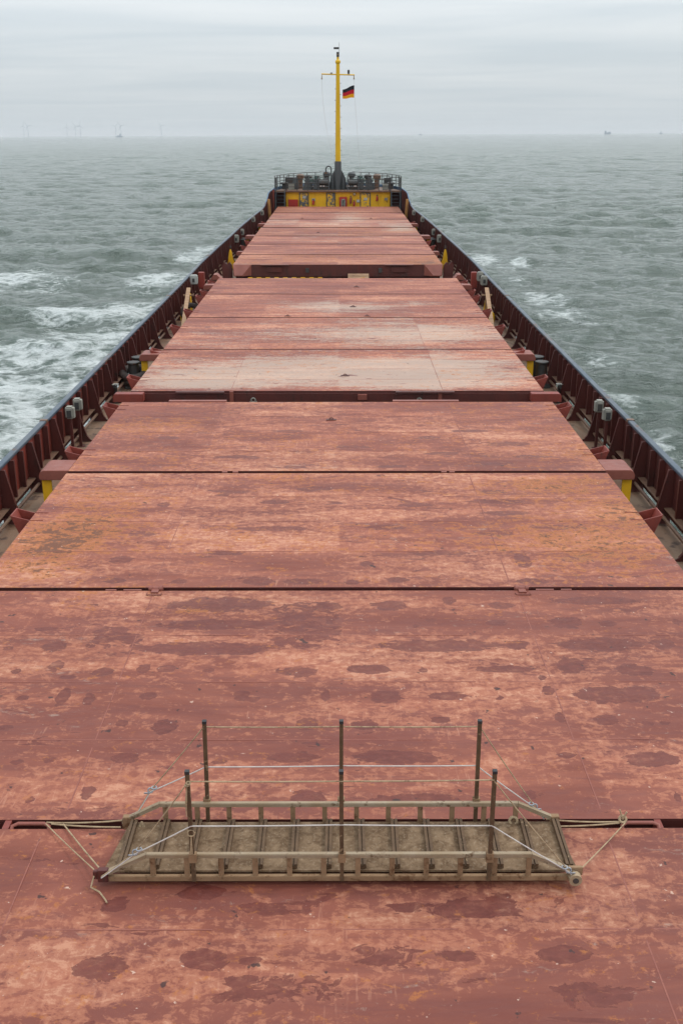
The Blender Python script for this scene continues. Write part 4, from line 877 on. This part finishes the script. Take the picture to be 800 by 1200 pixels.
# windlass and other machinery
def drum(x, y, s):
    t = thing('anchor_windlass', f'grey green anchor windlass on the {names[s]} of the mast', 'windlass', (x, y, FD), 'anchor windlasses')
    q = MB(); q.box(-1.1, 1.1, -.45, .45, 0, .14); obj('base', q, 'dark', t)
    for a in (-.75, -.15, .45, .95):
        q = MB(); q.prism([(-.3, .14), (.3, .14), (.12, .75), (-.12, .75)], a - .05, a + .05, 'x'); obj('bearing', q, 'grey', t)
    q = MB(); q.tube([(-1.05, 0, .62), (1.05, 0, .62)], .06, 10); obj('shaft', q, 'dark', t)
    for a, w, r in ((-.45, .22, .32), (.15, .16, .38), (.72, .12, .30)):
        q = MB(); q.tube([(a - w, 0, .62), (a - w + .03, 0, .62), (a - w + .031, 0, .62), (a + w - .031, 0, .62), (a + w - .03, 0, .62), (a + w, 0, .62)], [r, r, r * .6, r * .6, r, r], 18); obj('drum', q, 'green' if a < .5 else 'dark', t, smooth=False)
    q = MB(); q.box(-.3, .25, .3, .7, .14, .72); q.lathe([(.2, 0), (.2, .25), (.1, .3)], (0, .5, .72), 12); obj('motor', q, 'green', t, bevel=.02)
drum(-1.75, 92.3, -1); drum(1.85, 92.3, 1)
for s, xx in ((-1, -1.15), (1, 1.25)):
    t = thing('mooring_winch', f'grey mooring winch with tall side plates just {names[s]} of the mast foot', 'winch', (xx, 90.7, FD), 'mooring winches')
    q = MB()
    for a in (-.42, .42): q.prism([(-.35, 0), (.35, 0), (.3, .7), (.05, .98), (-.2, .8)], a - .03, a + .03, 'x')
    obj('side_plate', q, 'grey', t)
    q = MB(); q.tube([(-.38, 0, .55), (.38, 0, .55)], .22, 16); obj('drum', q, 'dark', t, smooth=True)
    q = MB(); q.box(s * .5, s * .85, -.2, .25, 0.02, .62); q.box(s * .55, s * .8, -.1, .15, .621, .8); obj('gearbox', q, 'grey', t, bevel=.03)
    q = MB(); q.tube([(-.5, -.3, .04), (.5, -.3, .04)], .04, 8); obj('foot_bar', q, 'dark', t)
for x, y, h, lab in ((-3.55, 91.2, .95, 'slanted grey plate screen near the left rusty vent'), (2.45, 90.4, 1.0, 'slanted grey plate screen behind the railing right of the winch'), (-2.55, 90.4, .9, 'upright grey plate screen behind the railing on the left')):
    t = thing('screen_plate', lab, 'screen', (x, y, FD), 'plates on the forecastle')
    q = MB(); q.prism([(-.35, 0), (.35, 0), (.25, h), (-.02, h)], -.03, .03, 'y'); obj('plate', q, 'grey', t)
    q = MB(); q.prism([(0, 0), (.4, 0), (0, h * .8)], -.02, .02, 'x'); obj('brace', q, 'dark', t)
for x, y, h, lab, mm in ((-3.1, 92.0, 1.15, 'rusty mushroom vent left of the windlasses', 'brown'), (3.2, 92.0, 1.15, 'rusty mushroom vent right of the windlasses', 'brown'),
                         (-4.4, 91.6, .55, 'low dark vent by the left bow railing', 'dark'), (4.35, 91.6, .55, 'low dark vent by the right bow railing', 'dark'),
                         (-.95, 94.8, 1.25, 'grey vent behind the mast on its left', 'grey'), (1.15, 94.8, 1.2, 'grey vent behind the mast on its right', 'grey'),
                         (2.5, 93.8, 1.05, 'dark vent between right windlass and rusty vent', 'dark'), (-2.5, 93.8, 1.0, 'dark vent between left windlass and rusty vent', 'dark')):
    t = thing('deck_vent', lab, 'vent', (x, y, FD), 'vents on the forecastle')
    q = MB(); q.lathe([(.24, 0), (.2, .04), (.2, h * .7)], (0, 0, 0), 16); obj('trunk', q, mm, t, smooth=True)
    q = MB(); q.lathe([(.2, h * .68), (.31, h * .72), (.33, h * .9), (.24, h), (.05, h + .03)], (0, 0, 0), 16); obj('cap', q, mm, t, smooth=True)
for x, y, w, h, lab, mm in ((-2.3, 90.9, .5, .55, 'low grey locker in front of the left windlass', 'grey'), (2.7, 90.9, .6, .5, 'low grey locker in front of the right windlass', 'grey'),
                            (-3.8, 90.9, .5, .45, 'pale crate near the left corner of the forecastle', 'pale'), (3.85, 90.8, .45, .4, 'pale crate near the right corner of the forecastle', 'pale'),
                            (-4.0, 92.6, .6, .85, 'dark square locker behind the left corner', 'dark'), (4.1, 92.6, .6, .8, 'dark square locker behind the right corner', 'dark')):
    t = thing('deck_locker', lab, 'locker', (x, y, FD), 'lockers on the forecastle')
    q = MB(); q.box(-w/2, w/2, -w*.4, w*.4, 0, h); obj('casing', q, mm, t, bevel=.02)
    q = MB(); q.box(-w/2 - .02, w/2 + .02, -w*.42, w*.42, h + .001, h + .04); obj('lid', q, mm, t)
t = thing('gooseneck_vent', 'curved grey gooseneck pipe standing just left of the mast', 'pipe', (-.55, 91.5, FD))
q = MB(); pts = [(0, 0, 0), (0, 0, 1.55)] + [(-.22 + .22 * math.cos(a), 0, 1.55 + .26 * math.sin(a)) for a in np.linspace(.3, math.pi, 8)] + [(-.44, 0, 1.35)]
q.tube(pts, .055, 10); obj('pipe', q, 'grey', t, smooth=True)
q = MB(); q.lathe([(.1, -.1), (.11, .05)], (-.44, 0, 1.3), 12); obj('mouth', q, 'brown', t, smooth=True)
for s in (-1, 1):
    t = thing('roller_fairlead', f'dark fairlead with roller at the {names[s]} bow edge', 'fairlead', (s * 4.1, 94, FD), 'bow fairleads')
    q = MB(); q.box(-.25, .25, -.3, .3, 0, .12); obj('base', q, 'dark', t)
    q = MB(); q.lathe([(.1, .12), (.14, .15), (.1, .3), (.14, .42), (.1, .45)], (0, 0, 0), 14); obj('roller', q, 'dark', t, smooth=True)
q = MB()
for k in range(5): q.torus((0, 0, .05 + k * .07), .33 - .02 * k, .045, None, 24, 6)
o = obj('mooring_rope', q, 'ropetan', loc=(-3.3, 93.5, FD), smooth=True); tag(o, 'coiled pale mooring rope beyond the left rusty vent', 'rope')

# mast
t = thing('foremast', 'tall yellow mast with grey foot and crossbar at the middle of the bow', 'mast', (0, 91, FD))
b0 = FD
q = MB(); q.tube([(0, 0, 0), (0, 0, 2.2)], [.28, .27], 20); obj('foot', q, 'grey', t, smooth=True)
q = MB(); q.prism([(-.75, 0), (.75, 0), (.62, .9), (.3, 1.5), (-.3, 1.5), (-.62, .9)], .05, .08, 'y'); obj('web_plate', q, 'grey', t)
for s in (-1, 1):
    q = MB(); q.prism([(-.6, 0), (0, 0), (0, 1.3)], s * .45 - .02, s * .45 + .02, 'x'); obj('gusset', q, 'grey', t)
q = MB(); q.tube([(0, 0, 2.201), (0, 0, 5.0), (0, 0, 9.0), (0, 0, 9.55)], [.215, .19, .15, .145], 20); obj('pole', q, 'mast', t, smooth=True)
q = MB(); q.lathe([(.14, 9.5), (.21, 9.58), (.2, 9.72), (.1, 9.80), (.09, 10.0)], (0, 0, 0), 14); obj('light_bracket', q, 'mast', t, smooth=True)
q = MB(); q.lathe([(.11, 10.0), (.11, 10.33), (.1, 10.35)], (0, 0, 0), 14); obj('masthead_light', q, 'dark', t, smooth=True)
q = MB(); q.lathe([(.12, 10.14), (.12, 10.19)], (0, 0, 0), 14); obj('light_ring', q, 'cream', t)
q = MB(); q.tube([(.1, 0, 10.35), (.1, 0, 11.05)], .018, 6); obj('antenna', q, 'white', t)
q = MB(); q.box(-.33, .08, -.012, .012, 10.55, 10.70); obj('wind_vane', q, 'dark', t)
q = MB(); q.tube([(-1.3, 0, 8.75), (1.32, 0, 8.68)], [.05, .05], 10); obj('yard', q, 'mast', t, smooth=True)
for x in (-1.27, 1.27):
    q = MB(); q.box(x - .03, x + .03, -.03, .03, 8.42, 8.66); q.lathe([(.05, 0), (.06, .1)], (x, 0, 8.36), 8); obj('pulley', q, 'cream', t)
q = MB(); q.lathe([(.09, 0), (.09, .24), (.06, .3)], (.84, 0, 8.76), 12); obj('signal_lamp', q, 'dark', t)
q = MB(); q.box(-.6, -.42, -.05, .05, 8.78, 8.86); obj('clamp', q, 'shackle', t)
for k in range(14):
    z = 2.6 + k * .42; q = MB(); s = 1 if k % 2 else -1; r_ = float(np.interp(z, (2.2, 9.6), (.215, .15))); q.box(s * (r_ - .01), s * (r_ + .09), -.02, .02, z, z + .03); obj('climbing_step', q, 'dark', t)
# halyards
def rope(pts, r, m1, label, name='halyard', cat='rope', grp=None, loc=None, sag=0.0, n=14):
    P = [Vector(p) for p in pts]; out = []
    for a, b in zip(P[:-1], P[1:]):
        for k in range(n):
            u = k / n; p = a.lerp(b, u); p.z -= sag * 4 * u * (1 - u) * (b - a).length; out.append(p)
    out.append(P[-1]); l0 = P[0]
    q = MB(); q.tube([p - l0 for p in out], r, 6); o = obj(name, q, m1, loc=l0, smooth=True); tag(o, label, cat, grp); return o
q = [(-1.27, 91, FD + 8.38)] + [(-1.27 + (u ** 1.8) * .95, 91, FD + 8.38 - u * 6.3) for u in np.linspace(.1, 1, 10)] + [(-.2, 91, FD + 1.9)]
rope(q, .008, 'ropewhite', 'thin slack halyard curving from the left end of the mast crossbar', grp='halyards', n=2)
rope([(1.27, 91, FD + 8.38), (1.42, 91, FD + 6), (1.85, 91, FD + 1.0)], .008, 'ropewhite', 'thin halyard from the right crossbar end carrying the flag', grp='halyards', n=4)
# flag: black, red, gold; hoist on the right halyard, flying to the left
t = thing('flag', 'small waving black red gold flag below the right end of the crossbar', 'flag', (1.29, 91, FD + 7.0))
for k, mm in enumerate(('flagg', 'flagr', 'flagk')):
    vs, fs = [], []; nu = 14
    for i in range(nu + 1):
        u = i / nu; x = -u * .92; dy = .10 * math.sin(u * 7 + .4) * (.3 + u); wv = .03 * math.sin(u * 6.5)
        lv = [(.0, -.06), (.30, .12), (.61, .36), (.93, .60)]
        vs += [(x, dy, lv[k][0] * (1 - u) + lv[k][1] * u + wv), (x, dy, lv[k + 1][0] * (1 - u) + lv[k + 1][1] * u + wv)]
    f = MB(); nv = len(vs); f.add(vs + [(a, b + .006, c) for a, b, c in vs], [(2*i, 2*i+2, 2*i+3, 2*i+1) for i in range(nu)] + [(nv+2*i+1, nv+2*i+3, nv+2*i+2, nv+2*i) for i in range(nu)])
    obj({'flagg': 'gold_stripe', 'flagr': 'red_stripe', 'flagk': 'black_stripe'}[mm], f, mm, t, smooth=True)

# ------------------------------------------------------------------ gangway lying on the near covers
GX0, GX1, GN, GF = -1.93, 2.06, 7.50, 8.22
t = thing('gangway', 'grimy metal gangway with six posts lying across the nearest hatch covers', 'gangway', (0, 7.85, 0.04))
oy = 7.85; zb = 0.075
m = MB(); m.add([(-1.98, GN - oy + .03, zb - .02), (2.07, GN - oy + .03, zb - .02), (1.99, GF - oy - .02, zb - .02), (-1.87, GF - oy - .02, zb - .02),
                 (-1.98, GN - oy + .03, zb), (2.07, GN - oy + .03, zb), (1.99, GF - oy - .02, zb), (-1.87, GF - oy - .02, zb)],
                [(0,3,2,1),(4,5,6,7),(0,1,5,4),(1,2,6,5),(2,3,7,6),(3,0,4,7)])
obj('walkboard', m, 'board', t)
bat = [(-1.83 + k * .2945) for k in range(14)]
for k, x in enumerate(bat):
    m = MB(); m.box(-.030, -.006, GN - oy + .05, GF - oy - .03, zb + .001, zb + .045); m.box(.006, .030, GN - oy + .05, GF - oy - .03, zb + .001, zb + .045)
    m.box(-.006, .006, GN - oy + .05, GF - oy - .03, zb + .001, zb + .030); m.box(-.02, .02, GN - oy + .042, GN - oy + .049, zb, zb + .02)
    obj('tread_batten', m, 'batten', t, (x, 0, 0), rot=(0, 0, R(random.uniform(-.6, .6))))
def siderail(y, side):
    m = MB(); m.box(GX0 - .02, GX1 - .02, y - .02, y + .02, 0.0, .05); obj('stringer', m, 'tan', t, bevel=.004)
    m = MB(); m.box(-1.60, 1.66, y - .022, y + .022, .235, .275); obj('rail', m, 'railmetal', t, bevel=.005)
    for xa, xb in ((-1.60, -1.95), (1.66, 2.04)):
        m = MB(); dxx = .0
        m.prism([(xa, .275), (xa, .235), (xb, .055), (xb + (.0), .095)], y - .021, y + .021, 'y'); obj('sloping_end_bar', m, 'railmetal', t)
    for k in range(12):
        x = -1.55 + k * .29; m = MB(); m.box(x - .022, x + .022, y - .012, y + .012, .05, .235); obj('baluster', m, 'tan', t)
siderail(GN - oy, 'near'); siderail(GF - oy, 'far')
for (x, y, s) in [(-1.20, GN, 0), (.055, GN, 0), (1.30, GN, 0), (-1.17, GF, 1), (.05, GF, 1), (1.28, GF, 1)]:
    yy = y - oy + (-.03 if not s else .03); lean = random.uniform(-.012, .012)
    m = MB(); a = .017; z1 = 1.10
    m.add([(x-a, yy-a, .02), (x+a, yy-a, .02), (x+a, yy+a, .02), (x-a, yy+a, .02), (x-a+lean, yy-a, z1), (x+a+lean, yy-a, z1), (x+a+lean, yy+a, z1), (x-a+lean, yy+a, z1)],
          [(0,3,2,1),(4,5,6,7),(0,1,5,4),(1,2,6,5),(2,3,7,6),(3,0,4,7)])
    p = obj('post', m, 'batten', t)
    m = MB(); m.box(x - .019 + lean, x + .019 + lean, yy - .019, yy + .019, z1 - .018, z1 + .008); obj('post_cap', m, 'capblack', p)
    m = MB(); m.box(x - .032, x + .032, yy - .024, yy + .024, .215, .30); obj('socket', m, 'tan', p)
# end fittings
m = MB(); m.box(-2.02, -1.93, GN - oy - .03, GN - oy + .03, -.004, .115); m.box(-2.06, -2.02, GN - oy - .02, GN - oy + .02, .02, .10); obj('end_shoe', m, 'maroon', t, bevel=.006)
m = MB(); m.box(1.98, 2.10, GN - oy - .015, GN - oy + .02, .05, .13); obj('end_shoe', m, 'tan', t, bevel=.004)
m = MB(); m.tube([(2.03, GN - oy - .085, .052), (2.03, GN - oy - .025, .052)], .054, 22); r0 = obj('roller', m, 'cream', t, smooth=True)
m = MB(); m.tube([(2.03, GN - oy - .092, .052), (2.03, GN - oy - .086, .052)], .026, 12); obj('hub', m, 'dark', r0)
for x in (-1.9, 2.0):
    m = MB(); m.box(x - .04, x + .04, GF - oy - .03, GF - oy + .03, .0, .13); obj('end_shoe', m, 'tan', t, bevel=.005)
# ropes of the gangway
G0 = 'ropes rigged on the gangway'
yn, yf = GN - .045, GF + .045
zt = 1.075
def gr(a, b, r, m1, lab, sag=.01, n=12): rope([a, b], r, m1, lab, 'guard_rope', 'rope', G0, sag=sag, n=n)
rope([(-1.17, yf, zt), (.05, yf, zt), (1.28, yf, zt)], .0055, 'ropetan', 'thin tan rope along the tops of the three far gangway posts', 'guard_rope', 'rope', G0, sag=.004)
rope([(-1.17, yf, .66), (.05, yf, .67), (1.28, yf, .67)], .0055, 'ropewhite', 'white rope halfway up the three far gangway posts', 'guard_rope', 'rope', G0, sag=.003)
rope([(-1.20, yn, zt - .02), (.055, yn, zt - .02), (1.30, yn, zt - .01)], .006, 'ropetan', 'tan rope along the tops of the three near gangway posts', 'guard_rope', 'rope', G0, sag=.003)
rope([(-1.20, yn, .62), (.055, yn, .63), (1.30, yn, .62)], .0055, 'ropewhite', 'white rope halfway up the three near gangway posts', 'guard_rope', 'rope', G0, sag=.003)
for s, A, B in ((-1, (-1.17, -1.20), 'left'), (1, (1.28, 1.30), 'right')):
    xf, xn = A; e = 2.0 * s + .02
    k1 = (s * 1.68, yf - .01, .42) if s < 0 else (1.82, yf - .01, .24); k2 = (s * 1.70 + .02, yn, .36) if s < 0 else (1.97, yn, .17)
    rope([(xf, yf, zt), k1, (s * 1.88 + .03, yf - .03, .13)], .0055, 'ropetan', f'tan stay rope from the far {B} post top down to the gangway end', 'stay_rope', 'rope', G0, sag=.01)
    rope([(xf, yf, .66), (k1[0], k1[1] - .006, k1[2] - .01), (s * 1.88 + .03, yf - .036, .12)], .0055, 'ropewhite', f'white stay rope from halfway up the far {B} post', 'stay_rope', 'rope', G0, sag=.006)
    rope([(xn, yn, zt - .02), k2, (e, yn - .01, .12)], .0055, 'ropetan', f'tan stay rope from the near {B} post top down to the gangway end', 'stay_rope', 'rope', G0, sag=.01)
    rope([(xn, yn, .62), (k2[0], k2[1] - .006, k2[2] - .01), (e, yn - .016, .11)], .0055, 'ropewhite', f'white stay rope from halfway up the near {B} post', 'stay_rope', 'rope', G0, sag=.006)
    for kk, (kp, fn) in enumerate(((k1, 'far'), (k2, 'near'))):
        m = MB(); 
        for q_ in range(3): m.torus(((q_ - 1) * .035 * s, 0, (1 - q_) * .03), .022, .007, Matrix.Rotation(R(70 * q_), 4, 'X'), 12, 6)
        o = obj('shackle', m, 'shackle', loc=kp, smooth=True); tag(o, f'grey shackles joining the stay ropes at the {fn} {B} end of the gangway', 'shackle', 'shackles on the stay ropes')
    # lashings to the handles
    hx = s * 2.68
    rope([(hx, 8.33, .02), (s * 1.93, GF + .02, .11)], .0075, 'ropetan', f'upper lashing rope from the {B} handle to the far gangway corner', 'lashing_rope', 'rope', 'lashing ropes', sag=.02)
    rope([(hx - s * .05, 8.315, .015), (s * 1.96, GF - .03, .07)], .0075, 'ropetan', f'lower lashing rope from the {B} handle to the far gangway corner', 'lashing_rope', 'rope', 'lashing ropes', sag=.015)
    rope([(hx, 8.31, .02), (e + s * .04, GN + .02, .09)], .006, 'ropetan', f'outer lashing rope from the {B} handle to the near gangway corner', 'lashing_rope', 'rope', 'lashing ropes', sag=.01)
    if s < 0: rope([(hx + .16, 8.31, .02), (e - .0, GN + .03, .09)], .0075, 'ropetan', 'inner lashing rope from the left handle to the near gangway corner', 'lashing_rope', 'rope', 'lashing ropes', sag=.01)
rope([(-2.05, GN - .02, .10), (-2.07, GN - .08, .03), (-1.99, GN - .12, .015), (-1.93, GN - .20, .012), (-1.90, GN - .25, .012)], .0075, 'ropetan', 'loose rope tail on the cover at the near left gangway corner', 'rope_tail', 'rope', n=4)
m = MB()
for k in range(6): m.tube([(0, 0, .02), (random.uniform(-.03, .03), -.02, -.02), (random.uniform(-.03, .04), -.05, -.06)], .006, 5)
o = obj('rope_tassel', m, 'ropetan', loc=(-1.76, GF - .06, .135)); tag(o, 'frayed rope tassel at the far left corner of the gangway', 'rope')
m = MB(); m.torus((0, 0, .0), .016, .008, None, 12, 6); m.torus((0.01, 0, .02), .015, .008, Matrix.Rotation(.5, 4, 'X'), 12, 6)
for k in range(3): m.tube([(0, 0, 0), (.006 * k - .02, -.01, -.16), (-.015, -.01, -.3 + .03 * k)], .004, 5)
o = obj('rope_hank', m, 'ropetan', loc=(-1.21, GN - .06, 1.03)); tag(o, 'rope ends knotted below the top of the near left post', 'rope')
m = MB(); m.torus((0, 0, 0), .028, .005, Matrix.Rotation(R(80), 4, 'X'), 18, 6)
for k in range(4): m.tube([(0, 0, -.02), (.005 * k - .01, -.01, -.2)], .005, 5)
o = obj('rope_hank', m, 'ropetan', loc=(-1.20, GN - .06, .56)); tag(o, 'looped rope hank hanging low on the near left post', 'rope')
m = MB(); m.torus((0, 0, 0), .035, .014, Matrix.Rotation(R(60), 4, 'X'), 14, 6); m.torus((0.02, 0.01, -.05), .03, .016, Matrix.Rotation(R(20), 4, 'Y'), 14, 6)
o = obj('rope_knot', m, 'ropetan', loc=(1.62, GF - .03, .13)); tag(o, 'fat rope knot inside the far right corner of the gangway', 'rope')
m = MB(); m.torus((0, 0, 0), .03, .013, Matrix.Rotation(R(50), 4, 'X'), 14, 6); m.tube([(0, 0, 0), (.03, .0, .08)], .008, 6); m.tube([(0, 0, 0), (-.03, .02, .09)], .008, 6)
o = obj('rope_knot', m, 'ropetan', loc=(2.66, 8.33, .045)); tag(o, 'rope knot tied on the right lashing handle', 'rope')

# ------------------------------------------------------------------ tilt the ship into the world
for o in SHIP:
    mw = Matrix.LocRotScale(o.location, o.rotation_euler, o.scale)
    o.matrix_world = TILT @ mw

# ------------------------------------------------------------------ far things on the horizon
def at_far(px, D):     # compass bearing from the ship's course, metres away
    a = math.atan((px - 400) / 1250 / math.cos(R(19.5))) + R(0.16); return D * math.sin(a), D * math.cos(a)
ordn = ['leftmost', 'second', 'third', 'fourth', 'fifth', 'sixth', 'seventh', 'eighth', 'ninth', 'tenth', 'eleventh']
proto = None
for k, (px, D) in enumerate(((22, 8200), (31, 8900), (44, 10500), (70, 9000), (74.5, 8700), (115, 10000), (124, 9200), (129, 8700), (165.5, 9300), (171, 8700), (213, 8800))):
    x, y = at_far(px, D)
    lab = ('leftmost' if k == 0 else ordn[k] + ' from the left') + ' of the pale wind turbines on the hazy horizon'
    if proto is None:
        t = thing('wind_turbine', lab, 'wind turbine', (x, y, SEA), 'wind turbines on the horizon', ship=False)
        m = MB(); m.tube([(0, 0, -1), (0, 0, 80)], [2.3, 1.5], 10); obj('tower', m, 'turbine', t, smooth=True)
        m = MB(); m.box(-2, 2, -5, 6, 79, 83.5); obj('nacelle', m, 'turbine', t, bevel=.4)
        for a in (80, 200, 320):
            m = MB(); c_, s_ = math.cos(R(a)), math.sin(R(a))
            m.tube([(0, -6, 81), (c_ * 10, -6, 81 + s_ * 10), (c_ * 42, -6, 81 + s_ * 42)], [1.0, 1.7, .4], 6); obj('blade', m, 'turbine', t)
        proto = t
    else:
        c = proto.copy(); COL.objects.link(c); c['label'] = lab; c.location = (x, y, SEA)
        rz = random.choice((0, 1, 2))
        for ch in proto.children:
            d = ch.copy(); COL.objects.link(d); d.parent = c
            if 'blade' in d.name:
                ang_ = R(rz * 37); d.matrix_local = Matrix.Translation((0, 0, 81)) @ Matrix.Rotation(ang_, 4, 'Y') @ Matrix.Translation((0, 0, -81))
def far_ship(px, D, L, lab, prof):
    x, y = at_far(px, D); t = thing('distant_ship', lab, 'ship', (x, y, SEA), ship=False, group='vessels on the horizon')
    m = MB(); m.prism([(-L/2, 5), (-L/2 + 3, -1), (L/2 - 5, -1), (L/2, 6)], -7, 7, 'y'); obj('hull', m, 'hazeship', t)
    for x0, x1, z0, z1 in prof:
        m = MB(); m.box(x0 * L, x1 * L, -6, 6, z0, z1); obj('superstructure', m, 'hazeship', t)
far_ship(676.5, 9500, 56, 'faint boxy ship silhouette on the right half of the horizon', ((-.42, -.2, 5, 27), (-.2, .1, 5, 14), (.1, .45, 5, 19)))
far_ship(732, 9900, 34, 'very faint small vessel farthest right on the horizon', ((-.15, .1, 5, 17),))
far_ship(169, 8000, 50, 'faint low vessel with a tower among the wind turbines', ((.05, .2, 4, 22), (-.3, 0, 4, 11)))
far_ship(482, 9900, 30, 'tiny vessel dot on the horizon just right of the mast', ((-.2, .2, 5, 12),))

# ------------------------------------------------------------------ sea haze
hb = bpy.data.materials.new('haze'); hb.use_nodes = True; hb.node_tree.nodes.clear()
ho = hb.node_tree.nodes.new('ShaderNodeOutputMaterial'); hv = hb.node_tree.nodes.new('ShaderNodeVolumePrincipled')
hv.inputs['Color'].default_value = (0.93, 0.95, 0.97, 1); hv.inputs['Density'].default_value = 0.000035; hv.inputs['Anisotropy'].default_value = 0.0
hb.node_tree.links.new(hv.outputs[0], ho.inputs['Volume']); M['haze'] = hb
m = MB(); m.box(-46000, 46000, -46000, 46000, SEA - 9, 132)
me = m.mesh('haze', 'haze'); o = bpy.data.objects.new('haze', me); COL.objects.link(o); o['kind'] = 'stuff'
